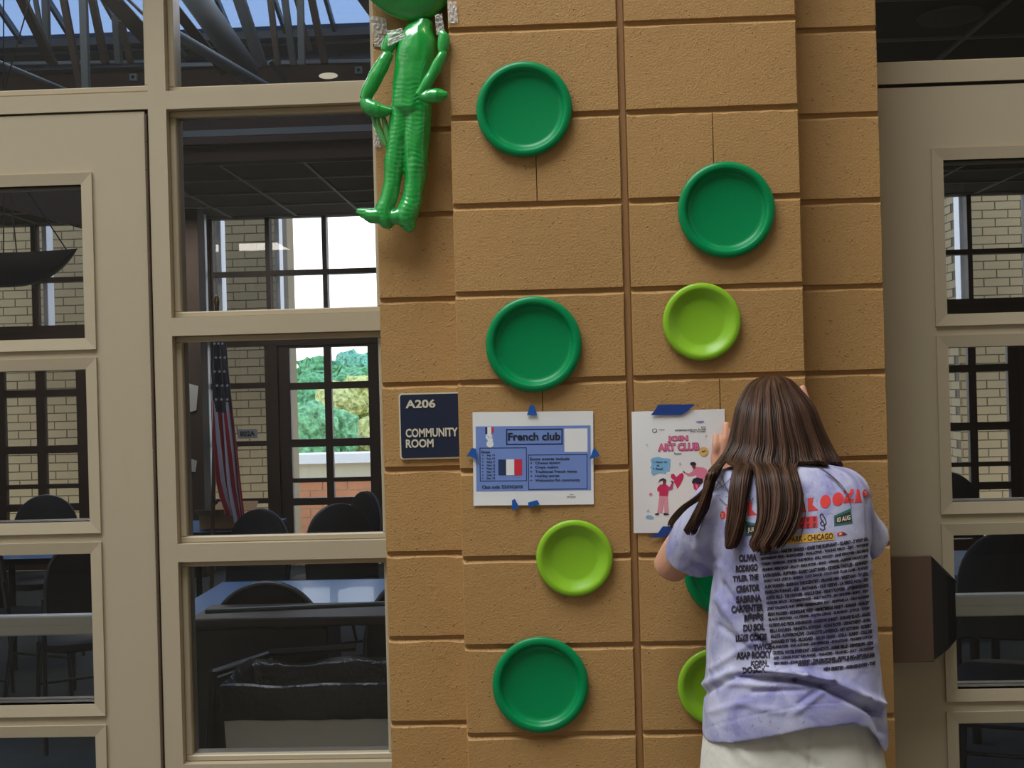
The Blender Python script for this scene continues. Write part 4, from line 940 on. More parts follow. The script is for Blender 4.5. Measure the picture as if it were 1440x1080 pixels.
for q in ([(160, 520, 9), (168, 570, 13), (184, 620, 13), (200, 654, 8)], [(186, 512, 9), (196, 560, 13), (206, 606, 12), (212, 640, 7)], [(140, 510, 8), (150, 550, 11), (168, 592, 11), (180, 622, 6)]): a = infl('f', q, 12, y_=.05); mb.add(a.v, a.f)
tag(mb.build('fingers', mat('pale_green_vinyl', (92, 168, 92), .3, coat=.4), al, smooth=True), 'pale translucent fingers of the bent arm')
hc = at(575, -48, .05); rx_, rz_ = 75/F*(.05-CAM.y), 79/F*(.05-CAM.y)
mb = MB(); mb.ball(hc, (rx_, .050, rz_), 48, 32)
for v in mb.v:
    d_ = (v.z-hc.z)/rz_
    if d_ < 0: v.x = hc.x+(v.x-hc.x)*(1-.10*d_*d_)+.012*d_*d_
hd = mb.build('head', GR, al, smooth=True)
for s_ in (-1, 1):
    mb = MB(); mb.ball((0, 0, 0), (.026, .006, .040), 24, 14); M_ = Matrix.Rotation(s_*.5, 3, 'Y')
    for v in mb.v: v.xyz = (M_@v)+Vector((hc.x+s_*.048, hc.y-.041, hc.z+.008))
    mb.build('eye', BLK, hd, smooth=True)
V = []; n = 20      # printed smile curving across the lower face
mb = MB()
for i in range(n+1):
    t = i/n; px = 533+44*t; yc_ = -1+5.5*math.sin(PI*t)**.8-4*(t-.5)
    for dy in (-2.0*math.sin(PI*t)-.2, 1.6*math.sin(PI*t)+.2):
        p = at(px, yc_+dy, .05); e = 1-((p.x-hc.x)/rx_)**2-((p.z-hc.z)/rz_)**2; p.y = .05-.050*math.sqrt(max(.02, e))-.0012; mb.v.append(p)
mb.f = [(2*i, 2*i+2, 2*i+3, 2*i+1) for i in range(n)]; mb.m = [0]*n; mb.build('mouth', BLK, hd)
# clear tape
CT = bpy.data.materials.new('clear_crinkled_tape'); CT.use_nodes = True; n_ = CT.node_tree; bs = n_.nodes['Principled BSDF']; bs.inputs['Base Color'].default_value = (.85, .82, .80, 1); bs.inputs['Roughness'].default_value = .12; bs.inputs['Alpha'].default_value = .38
def clear(pts, y, label, seed, amp=.0022):
    P_ = [at(*p, y) for p in pts]; mb = MB(); n = 14; V = []
    for k in (0, 1):
        for j in range(n+1):
            for i in range(n+1):
                u, v = i/n, j/n; p = (P_[0]*(1-u)+P_[1]*u)*(1-v)+(P_[3]*(1-u)+P_[2]*u)*v
                p.y += -amp-amp*noise.noise(Vector((u*5+seed, v*7, seed)))+.0003*k; V.append(p)
    N = (n+1)**2; fs = [(j*(n+1)+i, j*(n+1)+i+1, (j+1)*(n+1)+i+1, (j+1)*(n+1)+i) for j in range(n) for i in range(n)]; fs += [tuple(q+N for q in f[::-1]) for f in fs]
    mb.add(V, fs); tag(mb.build('clear_tape', CT, None), label, 'tape')
clear([(521, 22), (543, 26), (545, 48), (524, 50)], SB-.001, 'largest crinkled clear tape, on the wall below the chin of the alien', 1)
clear([(526, 50), (541, 50), (539, 66), (527, 66)], SB-.001, 'small clear tape scrap just below the largest crinkled tape', 2)
clear([(629, 2), (642, 3), (644, 32), (631, 33)], -.001, 'clear tape strip on the pillar edge beside the alien head', 3)
clear([(526, 182), (533, 190), (536, 208), (526, 206)], SB-.001, 'clear tape scrap on the wall behind the alien fingers', 4)
clear([(612, 22), (622, 20), (625, 44), (614, 50)], .0, 'twisted clear tape between the alien neck and the pillar edge', 5, .006)
clear([(544, 44), (566, 40), (570, 54), (546, 66)], -.005, 'shiny crinkled tape over the alien shoulder of the akimbo arm', 6, .003)
# ---------------------------------------------------------------- the person pinning the poster
SKIN = mat('skin', (206, 152, 126), .5, spec=.4, var=(18, .05)); SKIN.node_tree.nodes['Principled BSDF'].inputs['Subsurface Weight'].default_value = .12; SKIN.node_tree.nodes['Principled BSDF'].inputs['Subsurface Radius'].default_value = (.02, .008, .005)
def tie_dye():
    mt = mat('lavender_tie_dye_jersey', (190, 182, 216), .85, sheen=.2, bump=(900, .15, .0006)); n = mt.node_tree; bs = n.nodes['Principled BSDF']
    g = n.nodes.new('ShaderNodeNewGeometry'); a = n.nodes.new('ShaderNodeTexNoise'); a.inputs['Scale'].default_value = 9; a.inputs['Detail'].default_value = 6; a.inputs['Distortion'].default_value = 1.6
    n.links.new(g.outputs['Position'], a.inputs['Vector']); r = n.nodes.new('ShaderNodeValToRGB')
    r.color_ramp.elements[0].position = .36; r.color_ramp.elements[0].color = (*srgb((136, 134, 184)), 1); r.color_ramp.elements[1].position = .62; r.color_ramp.elements[1].color = (*srgb((188, 188, 215)), 1)
    b = n.nodes.new('ShaderNodeTexNoise'); b.inputs['Scale'].default_value = 60; b.inputs['Detail'].default_value = 3; b.inputs['Distortion'].default_value = 2.5; n.links.new(g.outputs['Position'], b.inputs['Vector'])
    r2 = n.nodes.new('ShaderNodeValToRGB'); r2.color_ramp.elements[0].position = .28; r2.color_ramp.elements[0].color = (.52, .48, .68, 1); r2.color_ramp.elements[1].position = .38; r2.color_ramp.elements[1].color = (1, 1, 1, 1)
    n.links.new(a.outputs[0], r.inputs[0]); n.links.new(b.outputs[0], r2.inputs[0]); m_ = n.nodes.new('ShaderNodeMixRGB'); m_.blend_type = 'MULTIPLY'; m_.inputs[0].default_value = .8
    n.links.new(r.outputs[0], m_.inputs[1]); n.links.new(r2.outputs[0], m_.inputs[2]); n.links.new(m_.outputs[0], bs.inputs['Base Color']); return mt
SHIRT = tie_dye(); SHORTS = mat('pale_grey_fleece', (212, 208, 198), .95, sheen=.3, bump=(60, .35, .004), var=(30, .05))
pc = at(1115, 800, -.30); per_ = thing('person', (pc.x, -.30, 0), 'person with long brown hair in lavender printed t-shirt, hands pressed on the wall', 'person')
def A(x, y, Y): return at(x, y, Y)
def spl(P_, k=6):
    """catmull-rom through tuples of any length"""
    out = []; n = len(P_)
    for i in range(n-1):
        a, b, c_, d = P_[max(i-1, 0)], P_[i], P_[i+1], P_[min(i+2, n-1)]
        for q in range(k):
            t = q/k; out.append(tuple(.5*((2*b_)+(-a_+c2)*t+(2*a_-5*b_+4*c2-d_)*t*t+(-a_+3*b_-3*c2+d_)*t**3) for a_, b_, c2, d_ in zip(a, b, c_, d)))
    out.append(tuple(P_[-1])); return out
def limb(mb, pts, n=16, k=5, flat=None):
    """pts=(px,py,Y,radius in metres)"""
    Q = spl([(*A(p[0], p[1], p[2]), p[3]) for p in pts], k); mb.tube([q[:3] for q in Q], [max(.002, q[3]) for q in Q], n, flat=flat)
def loft(mb, rows, n=56, ex=2.4):
    """rows=(py, xl, xr, Yback, Yfront): closed rounded sections, in photograph columns at the back surface"""
    R_ = spl(rows, 4); base = len(mb.v)
    for py, xl_, xr_, yb_, yf_ in R_:
        a, b = A(xl_, py, (yb_+yf_)/2), A(xr_, py, (yb_+yf_)/2); cx_, hw, cy_, hd_ = (a.x+b.x)/2, (b.x-a.x)/2, (yb_+yf_)/2, (yf_-yb_)/2; z = (a.z+b.z)/2
        tilt = (b.z-a.z)/2
        for i in range(n):
            t = 2*PI*i/n; c_, s_ = math.cos(t), math.sin(t); X = math.copysign(abs(c_)**(2/ex), c_); Y_ = math.copysign(abs(s_)**(2/ex), s_)
            mb.v.append(Vector((cx_+hw*X, cy_+hd_*Y_, z+tilt*X)))
    m_ = len(R_); fs = [(base+k*n+i, base+k*n+(i+1) % n, base+(k+1)*n+(i+1) % n, base+(k+1)*n+i) for k in range(m_-1) for i in range(n)]
    fs += [tuple(base+i for i in range(n))[::-1], tuple(base+(m_-1)*n+i for i in range(n))]; mb.f += fs; mb.m += [0]*len(fs)
# body: one continuous surface
mb = MB()
loft(mb, [(652, 1082, 1140, -.355, -.24), (664, 1040, 1180, -.385, -.22), (690, 1014, 1206, -.41, -.22), (760, 1018, 1208, -.435, -.235), (850, 1022, 1206, -.42, -.24), (920, 1020, 1212, -.41, -.235), (1000, 1006, 1222, -.435, -.23), (1090, 1000, 1230, -.45, -.24), (1190, 1004, 1226, -.42, -.26)], 40)
hcx = 1093
limb(mb, [(1114, 680, -.33, .062), (1108, 655, -.30, .054), (1102, 630, -.265, .052), (1098, 605, -.24, .06)])
hC = A(1093, 594, -.228); mb.ball(hC+Vector((0, 0, -.007)), (.073, .088, .083), 28, 18)
mb.ball(hC+Vector((0, .045, -.055)), (.056, .060, .062), 20, 14)            # jaw and chin
mb.ball(hC+Vector((0, .105, -.035)), (.011, .020, .017), 12, 8); mb.tube([hC+Vector((0, .088, .0)), hC+Vector((0, .108, -.034))], [.008, .010], 10)   # nose
mb.tube([hC+Vector((-.036, .078, .012)), hC+Vector((0, .088, .016)), hC+Vector((.036, .078, .012))], .010, 10)
mb.tube([hC+Vector((-.018, .094, -.066)), hC+Vector((0, .101, -.064)), hC+Vector((.018, .094, -.066))], .006, 10)
for s_ in (-1, 1): mb.ball(hC+Vector((s_*.076, .012, -.02)), (.010, .018, .030), 12, 10)
# left arm
limb(mb, [(1030, 706, -.335, .052), (1004, 724, -.295, .047), (974, 760, -.22, .043), (946, 793, -.158, .039), (941, 800, -.146, .036)])
limb(mb, [(941, 799, -.146, .036), (952, 778, -.118, .037), (968, 752, -.092, .034), (995, 716, -.060, .027), (1014, 690, -.040, .022)])
# right arm, mostly hidden by the body
limb(mb, [(1176, 704, -.34, .046), (1190, 730, -.28, .041), (1197, 758, -.21, .039), (1194, 776, -.17, .036)])
limb(mb, [(1194, 774, -.17, .036), (1190, 740, -.13, .036), (1172, 690, -.085, .029), (1154, 648, -.050, .022)])
def hand(mb, wrist, knuckles, tips, thumb, y0):
    """palm flat on the wall: palm wedge and five separate bent fingers"""
    W_ = Vector(wrist); K_ = [Vector(k_) for k_ in knuckles]; mid = sum(K_, Vector())/4
    for k_ in K_: mb.tube([W_+(k_-mid)*.45, W_*.55+k_*.45+(k_-mid)*.1, k_], [.0155, .0145, .0105], 12)
    for k_, t_, r in zip(K_, tips, (.0086, .0094, .0098, .0092)):
        t_ = Vector(t_); d = t_-k_; b = Vector((0, -.006, 0)); mb.tube([k_, k_+d*.33+b, k_+d*.45+b*1.1, k_+d*.72+b*.6, k_+d*.97, k_+d*1.0], [r*1.08, r, r*1.04, r*.93, r*.80, r*.5], 12)
    a, b_, c_ = [Vector(v) for v in thumb]; mb.tube([a, b_, c_, c_+(c_-b_)*.12], [.0135, .0115, .0098, .005], 12)
yw = -.017
lk = [A(1005, 641, yw-.006), A(1018, 637, yw-.008), A(1031, 635, yw-.009), A(1044, 638, yw-.008)]
lt = [A(1007, 609, yw), A(1021, 593, yw), A(1036, 589, yw), A(1051, 597, yw)]
hand(mb, A(1019, 690, -.036), lk, lt, (A(1034, 680, -.030), A(1052, 660, -.022), A(1064, 640, -.018)), yw)
rk = [A(1139, 588, yw-.006), A(1128, 581, yw-.008), A(1117, 578, yw-.009), A(1106, 582, yw-.008)]
rt = [A(1128, 541, yw), A(1113, 536, yw), A(1099, 540, yw), A(1086, 550, yw)]
hand(mb, A(1152, 645, -.048), rk, rt, (A(1134, 632, -.030), A(1112, 612, -.022), A(1100, 594, -.018)), yw)
# legs down to the floor
hipz = A(1100, 1190, -.34).z
for s_ in (-1, 1):
    hx = pc.x+s_*.082; mb.tube([(hx, -.34, hipz+.06), (hx+s_*.006, -.335, .62), (hx+s_*.008, -.33, .47), (hx+s_*.008, -.335, .36), (hx+s_*.008, -.345, .25), (hx+s_*.008, -.34, .09), (hx+s_*.008, -.33, .05)], [.088, .066, .052, .052, .047, .034, .036], 18)
    mb.tube([(hx+s_*.008, -.36, .045), (hx+s_*.012, -.27, .04), (hx+s_*.02, -.18, .03)], [.032, .034, .026], 12)
body = remesh(mb, 'body', SKIN, per_, .0036, 5)
# eyes and lips look at the wall
EYE, LIP = mat('eye_white', (230, 226, 220), .3), mat('lips', (176, 96, 92), .5)
for s_ in (-1, 1):
    mb = MB(); mb.ball(hC+Vector((s_*.031, .080, -.004)), (.013, .009, .007), 14, 10); e_ = mb.build('eye', EYE, per_, smooth=True)
    mb = MB(); mb.ball(hC+Vector((s_*.031, .0875, -.004)), (.005, .003, .005), 12, 8); mb.build('iris', mat('brown_iris', (70, 46, 30), .3), e_, smooth=True)
mb = MB(); mb.tube([hC+Vector((-.020, .099, -.066)), hC+Vector((0, .107, -.064)), hC+Vector((.020, .099, -.066))], [.002, .0045, .002], 10); mb.build('lips', LIP, per_, smooth=True)
# fingernails that catch the light
# shoes
for s_ in (-1, 1):
    hx = pc.x+s_*.09; V = []; n = 22
    for z, s2 in ((0, 1), (.022, 1.02), (.045, .95), (.075, .72), (.095, .5)):
        for i in range(n):
            t = 2*PI*i/n; V.append((hx+.045*s2*math.cos(t), -.27-(.03 if z > .06 else 0)+(.13 if s2 > .9 else .13*s2)*math.sin(t), z))
    fs = [(k*n+i, k*n+(i+1) % n, (k+1)*n+(i+1) % n, (k+1)*n+i) for k in range(4) for i in range(n)]+[tuple(range(n))[::-1], tuple(range(4*n, 5*n))]
    mb = MB(); mb.add(V, fs); mb.build('shoe', mat('white_canvas_shoe', (220, 218, 212), .8), per_, smooth=.9)
# shorts
mb = MB()
loft(mb, [(962, 1012, 1218, -.438, -.222), (1000, 1000, 1226, -.445, -.215), (1040, 991, 1234, -.462, -.212), (1080, 986, 1242, -.470, -.215), (1140, 982, 1250, -.470, -.225), (1180, 984, 1250, -.455, -.24)], 48, 2.7)
for s_ in (-1, 1):
    hx = pc.x+s_*.090; mb.tube([(hx-s_*.004, -.345, hipz+.10), (hx, -.34, hipz-.02), (hx+s_*.008, -.338, .60)], [.105, .102, .098], 24)
def shfold(p, n_):
    x, y = to_px(p); k = 0
    for (x0, y0, x1, y1, w_, a_) in ((1068, 1015, 1150, 1080, 6, -.006), (1020, 1030, 1062, 1080, 7, .004), (1020, 1030, 1035, 1080, 5, -.003), (1138, 1003, 1140, 1080, 1.6, -.004), (1205, 1010, 1225, 1080, 6, -.004)):
        dx, dy = x1-x0, y1-y0; t = max(0, min(1, ((x-x0)*dx+(y-y0)*dy)/(dx*dx+dy*dy))); d = math.hypot(x-x0-t*dx, y-y0-t*dy); k += a_*math.exp(-(d/w_)**2)
    return p+n_*(k+.0025*noise.noise(p*16))
shorts = remesh(mb, 'shorts', SHORTS, per_, .005, 4, shfold)
# t-shirt
mb = MB()
loft(mb, [(650, 1086, 1148, -.372, -.25), (655, 1046, 1178, -.392, -.235), (662, 1016, 1200, -.405, -.225), (676, 1002, 1214, -.422, -.215), (700, 997, 1221, -.440, -.205), (750, 999, 1222, -.462, -.205), (800, 1004, 1221, -.462, -.21), (850, 1000, 1225, -.452, -.21), (900, 996, 1231, -.446, -.205),
          (950, 994, 1234, -.455, -.20), (1000, 991, 1240, -.475, -.195), (1045, 990, 1242, -.482, -.195)], 72, 2.5)
limb(mb, [(1036, 708, -.345, .062), (1016, 716, -.325, .064), (998, 742, -.29, .064), (980, 768, -.255, .062), (972, 786, -.235, .058)], 28)
limb(mb, [(1180, 706, -.35, .060), (1186, 716, -.325, .056), (1197, 738, -.285, .054), (1216, 762, -.25, .053)], 28)
hemc = [(980, 1040), (993, 1036), (1015, 1028), (1065, 1016), (1138, 1003), (1199, 998), (1221, 1003), (1233, 1018), (1244, 1040)]
def hem(x):
    for (a, b), (c_, d) in zip(hemc, hemc[1:]):
        if x <= c_: return b+(d-b)*max(0, (x-a))/(c_-a)
    return hemc[-1][1]
FOLDS = [  # x0,y0,x1,y1,width,amount: ridges (+) and valleys (-)
    (1060, 940, 1130, 948, 5, .015), (1130, 948, 1165, 956, 5, .016), (1165, 956, 1236, 990, 6, .015), (1040, 951, 1120, 957, 3.5, -.014), (1120, 957, 1160, 965, 3.5, -.016), (1160, 967, 1232, 1003, 4.5, -.016),
    (992, 962, 1030, 944, 5, .007), (990, 975, 1030, 955, 4, -.006), (1020, 960, 1090, 965, 5, .005), (1060, 972, 1130, 970, 3, -.005), (1165, 958, 1125, 990, 4, -.006), (1158, 970, 1120, 1000, 6, .005), (1220, 985, 1238, 1030, 4, -.008),
    (1018, 822, 1062, 896, 4, -.006), (1010, 842, 1058, 915, 6, .006), (1062, 896, 1085, 915, 4, -.007), (1006, 800, 1020, 850, 4, -.004), (1012, 880, 1060, 915, 4, -.004), (1000, 940, 1055, 905, 5, .004),
    (1120, 842, 1160, 850, 4, .003), (1125, 850, 1150, 858, 3, -.003), (1010, 690, 1012, 790, 5, -.005), (1000, 700, 980, 770, 6, .005), (1220, 700, 1224, 780, 3.5, -.006), (1150, 662, 1186, 692, 3, -.003), (960, 806, 1004, 786, 4, -.004),
    (1040, 990, 1100, 1002, 5, .003), (1000, 1000, 1060, 985, 5, .003), (1180, 800, 1222, 770, 5, -.003), (1190, 830, 1225, 800, 5, .003), (1150, 900, 1228, 905, 6, .002)]
def wrinkle(p, n_):
    x, y = to_px(p)
    if y > 900 and 975 < x < 1260:
        y2 = 900+(y-900)*(hem(x)-900)/145; w_ = (p-CAM).dot(_f); p = p-UP*((y2-y)/F*w_)*1.0; y = y2
    k = 0
    if n_.y < .35:
        for (x0, y0, x1, y1, wd, a_) in FOLDS:
            dx, dy = x1-x0, y1-y0; t = max(0, min(1, ((x-x0)*dx+(y-y0)*dy)/(dx*dx+dy*dy))); d = math.hypot(x-x0-t*dx, y-y0-t*dy)
            if d < wd*2.6: k += a_*math.exp(-(d/wd)**2)
    k += .003*noise.noise(Vector((p.x*11, p.y*9, p.z*8)))+.0012*noise.noise(p*34)
    hy = hem(x)
    if n_.y < .3 and 990 < x < 1240 and hy-13 < y < hy-10.5: k -= .0012       # hem seam
    return p+n_*k
shirt = remesh(mb, 't_shirt', SHIRT, per_, .0042, 7, wrinkle)
BV = BVHTree.FromPolygons([v.co.copy() for v in shirt.data.vertices], [tuple(p.vertices) for p in shirt.data.polygons])
def on_shirt(px, py, off=.0009):
    d = (_f + RT*((px-720)/F) - UP*((py-540)/F)).normalized(); h = BV.ray_cast(CAM, d)
    if h[0] is None: return A(px, py, -.42)
    return h[0]+(h[1] if h[1].dot(d) < 0 else -h[1])*off
# print on the back of the shirt
PINK_ = {k: mat('shirt_ink_'+k, c, .7) for k, c in {'black': (48, 40, 54), 'red': (222, 60, 60), 'green': (40, 108, 92), 'yellow': (232, 178, 60), 'cream': (220, 206, 170), 'maroon': (120, 40, 56)}.items()}
lay = {k: MB() for k in PINK_}
def P_shirt(k, pts, off=.0009, sub=1):
    lay[k].add([on_shirt(x, y, off) for x, y in pts], [tuple(range(len(pts)))])
def grid_shirt(k, q, off=.0009, n=6):
    V = []
    for j in range(n+1):
        for i in range(n+1): u, v = i/n, j/n; V.append(on_shirt((q[0][0]*(1-u)+q[1][0]*u)*(1-v)+(q[3][0]*(1-u)+q[2][0]*u)*v, (q[0][1]*(1-u)+q[1][1]*u)*(1-v)+(q[3][1]*(1-u)+q[2][1]*u)*v, off))
    lay[k].add(V, [(j*(n+1)+i, (j+1)*(n+1)+i, (j+1)*(n+1)+i+1, j*(n+1)+i+1) for j in range(n) for i in range(n)])
def T_shirt(k, s, x0, y0, x1, y1, h, bold=.03, curve=0, off=.0012):
    vs, fs = glyphs(s, bold); V = []
    for u, v in vs: V.append(on_shirt(x0+(x1-x0)*u+h*v*(y1-y0)/(x1-x0)*-.6*0, y0+(y1-y0)*u+curve*4*u*(1-u)-h*v, off))
    lay[k].add(V, fs)
BL = {'L': [(0, 1), (.52, 1), (.40, .42), (1, 0), (0, 0)], 'A': [(.30, 1), (.62, 1), (1, 0), (0, 0)], 'P': [(0, 1), (.6, 1), (1, .8), (1, .55), (.6, .36), (.45, .36), (.45, 0), (0, 0)],
      'Z': [(0, 1), (1, 1), (1, .72), (.52, .27), (1, .27), (1, 0), (0, 0), (0, .28), (.48, .73), (0, .73)], 'O': [(.5+.5*math.cos(PI*2*i/20), .5+.5*math.sin(PI*2*i/20)) for i in range(20)]}
cent = [(1028, 721.5, 13), (1043.5, 718, 14), (1058, 715.5, 13), (1073, 714.5, 12), (1087, 714, 13), (1101, 713.5, 12), (1127, 712, 14), (1143.5, 709, 15), (1160.5, 705.3, 15), (1178, 702, 15.5), (1193, 698, 14), (1206.5, 697.5, 10)]
for ch_, (x, y, w_) in zip('LOLLAPALOOZA', cent):
    h_ = 18.5; pts = [(x-w_/2+u*w_, y+h_/2-v*h_-(u-.5)*w_*.13) for u, v in BL[ch_]]
    c0 = (sum(p[0] for p in pts)/len(pts), sum(p[1] for p in pts)/len(pts)); n = len(pts); V = [on_shirt(*c0)]+[on_shirt(c0[0]+(px-c0[0])*.5, c0[1]+(py-c0[1])*.5) for px, py in pts]+[on_shirt(*p) for p in pts]
    if ch_ in 'Z': lay['red'].add([on_shirt(*p) for p in pts], [(0, 1, 2, 8, 9), (2, 3, 7, 8), (3, 4, 5, 6, 7)])
    else: lay['red'].add(V, [(0, 1+i, 1+(i+1) % n) for i in range(n)]+[(1+i, 1+n+i, 1+n+(i+1) % n, 1+(i+1) % n) for i in range(n)])
for x, y in ((1016.8, 724.5), (1216.3, 694)):
    P_shirt('red', [(x+4*math.cos(i*PI/6), y+5.6*math.sin(i*PI/6)) for i in range(12)]); T_shirt('cream', 'S', x-1.6, y+2.8, x+1.6, y+2.8, 5.6, 0, off=.0016)
grid_shirt('red', [(1104, 729), (1149, 725.5), (1149.5, 741), (1104, 746)])
for i in range(5):
    for j in range(2):
        x = 1105.5+i*9; y = 730.5-i*.75+j*8.2; grid_shirt('maroon', [(x+1.2, y), (x+6, y-.4), (x+4.6, y+5.6), (x+1.8, y+6)], .0014, 2)
cl_ = [(1153, 743), (1156, 745.5), (1159.5, 743), (1158, 735), (1154.5, 730), (1153, 725.5), (1155, 722.5), (1157.5, 725), (1160.5, 731), (1161.5, 736), (1157, 739.5), (1153.5, 736), (1157, 732)]
for a, b in zip(spl(cl_, 3), spl(cl_, 3)[1:]):
    nx, ny = -(b[1]-a[1]), b[0]-a[0]; L_ = math.hypot(nx, ny) or 1; nx, ny = nx/L_*.7, ny/L_*.7; P_shirt('black', [(a[0]-nx, a[1]-ny), (b[0]-nx, b[1]-ny), (b[0]+nx, b[1]+ny), (a[0]+nx, a[1]+ny)])
grid_shirt('green', [(1172.5, 725.5), (1196, 715), (1198.5, 735.5), (1173, 739.8)]); grid_shirt('black', [(1174.3, 728), (1194.6, 719.5), (1196.5, 733), (1174.8, 736.8)], .0013); T_shirt('cream', '03 AUG', 1176.5, 735, 1195, 731, 6.8, .03, off=.0018)
grid_shirt('green', [(1048, 733), (1073, 738), (1072.5, 751), (1049, 753.5)]); grid_shirt('black', [(1050, 737), (1071.5, 740.5), (1071, 749.5), (1050.5, 751.5)], .0013); T_shirt('cream', 'JUL 31', 1051.5, 750.2, 1069.5, 748.6, 8, .02, off=.0018)
grid_shirt('yellow', [(1078, 755.5), (1172, 748.3), (1173, 759), (1078, 767.5)], n=12); T_shirt('black', 'GRANT PARK - CHICAGO', 1080.5, 765.5, 1171, 757.5, 8.2, .02, off=.0016)
P_shirt('red', [(1177, 749.5), (1184, 747.5), (1184.5, 753), (1177.5, 754)]); P_shirt('cream', [(1180, 749.5), (1183, 749), (1183, 752), (1180, 752.5)], .0015); P_shirt('maroon', [(1184.5, 747.5), (1191.5, 751.5), (1184.8, 753.3)])
for s, x0, y0, x1, y1, h_ in (('OLIVIA', 1039.5, 790.5, 1064.5, 789, 10.5), ('RODRIGO', 1035, 805.5, 1065.5, 802.8, 10.5), ('TYLER, THE', 1031, 820.5, 1066.5, 817, 10.5), ('CREATOR', 1035.5, 834, 1068.5, 831, 10.5), ('SABRINA', 1035.7, 848.7, 1071, 846, 10.8), ('CARPENTER', 1028.5, 862.5, 1073.7, 859, 10.8),
                             ('RÜFÜS', 1046.5, 875, 1073.7, 872.8, 12.5), ('DU SOL', 1045, 889, 1075.6, 886, 10.5), ('LUKE COMBS', 1035, 903, 1078.3, 900.5, 10.5), ('TWICE', 1059, 915.5, 1085, 912.8, 9), ('ASAP ROCKY', 1035.7, 927.5, 1085, 925, 10.5), ('KORN', 1056, 937.5, 1078, 936, 8.5), ('DOECHII', 1044, 947.5, 1081, 945, 9)):
    T_shirt('black', s, x0, y0, x1, y1, h_, .06)
LN = ['DOM DOLLA - MARTIN GARRIX - CAGE THE ELEPHANT - CLAIRO - 2 WAY GA', 'ROYKSOPP FIRE - BLEACHERS - WALLOWS - YOUNG MIKO - DJO - WYNNE', 'T-PAIN - MARIANA - FOSTER THE PEOPLE - STILL WOOZY - JANE REMOVER - ALL MINE', 'FINNEAS - REMI WOLF - BALU P - ROLE MODEL - ISOXO - WINNER - ALEMAN - MOUNT JOY',
      'LATIN MAFIA - FLIPTURN - BARRY CANT SWIM - CRYSTAL CASTLES - XDINARY', 'DARCY HALE - JOEY B - MARINA - LUCY DACUS - COCO AND CLAIR CLAIR - FLAWED', 'ALEX WARREN - BARBARA THE SCIENTIST - ORANGE MEN - WHETHAN - TV GIRL', 'MARLON FUNAKI - IDK - NATASHA - OLD MERVS - LA PREGUNTA - SO', 'AUSTIN MILLZ - THE DREAMERS - MARCUS KING - WENDY FLOWERS - AFTERNOON SIDE',
      'MURDER BEACH - BOYNEXTDOOR - EMILY WATTS - SIX MINUTES - BUNT. - DJO', 'JOEY VALENCE AND BRAE - MAGDALENA BAY - GRIFFINILLA - NILE ROGERS', 'SEAN PAULSEN - MONOLINK WEST - HEARTBREAK NIGHT - SUNAMI - MARLEY', 'BLACK BEGONIA - LA FEMME - RAVYN LENAE - BURNING - JOYCE - MOST', 'KATSEYE AND PRIOR AMBASSADOR - HARRISON KNIGHT - DURAND BLACK - MAGIC',
      'BELLA KAYLEIGH - WINNETKA BOWLING - NOAH FLOYD - DEPARTMENT - SOFIA', 'SALUTE - FLOWEROVLOVE - CHARLOTTE LAWRENCE - HEY NOTHING - ROBERT', 'DAMAGED BY TIME - BILLBOARD - MELON DREAM - ADELA - SUNNY - CALL ME', 'ALEXSUCKS - SAM AUSTINS - JON SPENCER - PHANTOMS - FINGERS LUV LIV',
      'CRYSTAL WATER SYMPHONY - DREAMSTATE - AMBER BELLE - DEWDROPS - KIDS', 'AMI - LUNAR PORT KIM ANGEL - PARADISE - GRAPHIC - JULY - ALLEYCAT', 'BEN BREN - JOHN SUMMIT - THE DROPTINES - SKEET SURF - REPUBLICAN', 'KICKFLIP - NEW BOWLING LEAGUE - THE CATTLE - JULIE ANN', 'MEN GREETED - AMBASSADORS - THE']
for i, s in enumerate(LN):
    y0 = 781.2+i*7.75; xs_ = 1069.3+i*.95; xe = 1220.5+max(0, i-9)*.75; dy = 20.5-i*.35
    if i == 21: xs_, y0, dy = 1122, y0-6, 13
    if i == 22: xs_, y0, dy = 1158, y0-8, 9
    T_shirt('black', s, xs_, y0, xe, y0-dy, 5.3, .085, curve=1.2)
for k, l_ in lay.items():
    if l_.v: o = l_.build('print_'+k, PINK_[k], shirt); o['kind'] = 'stuff'; o.parent = shirt; o.matrix_parent_inverse = Matrix.Identity(4)
# the print meshes are in world space; give them the inverse of the shirt's transform
bpy.context.view_layer.update()
for o in shirt.children: o.matrix_parent_inverse = shirt.matrix_world.inverted()
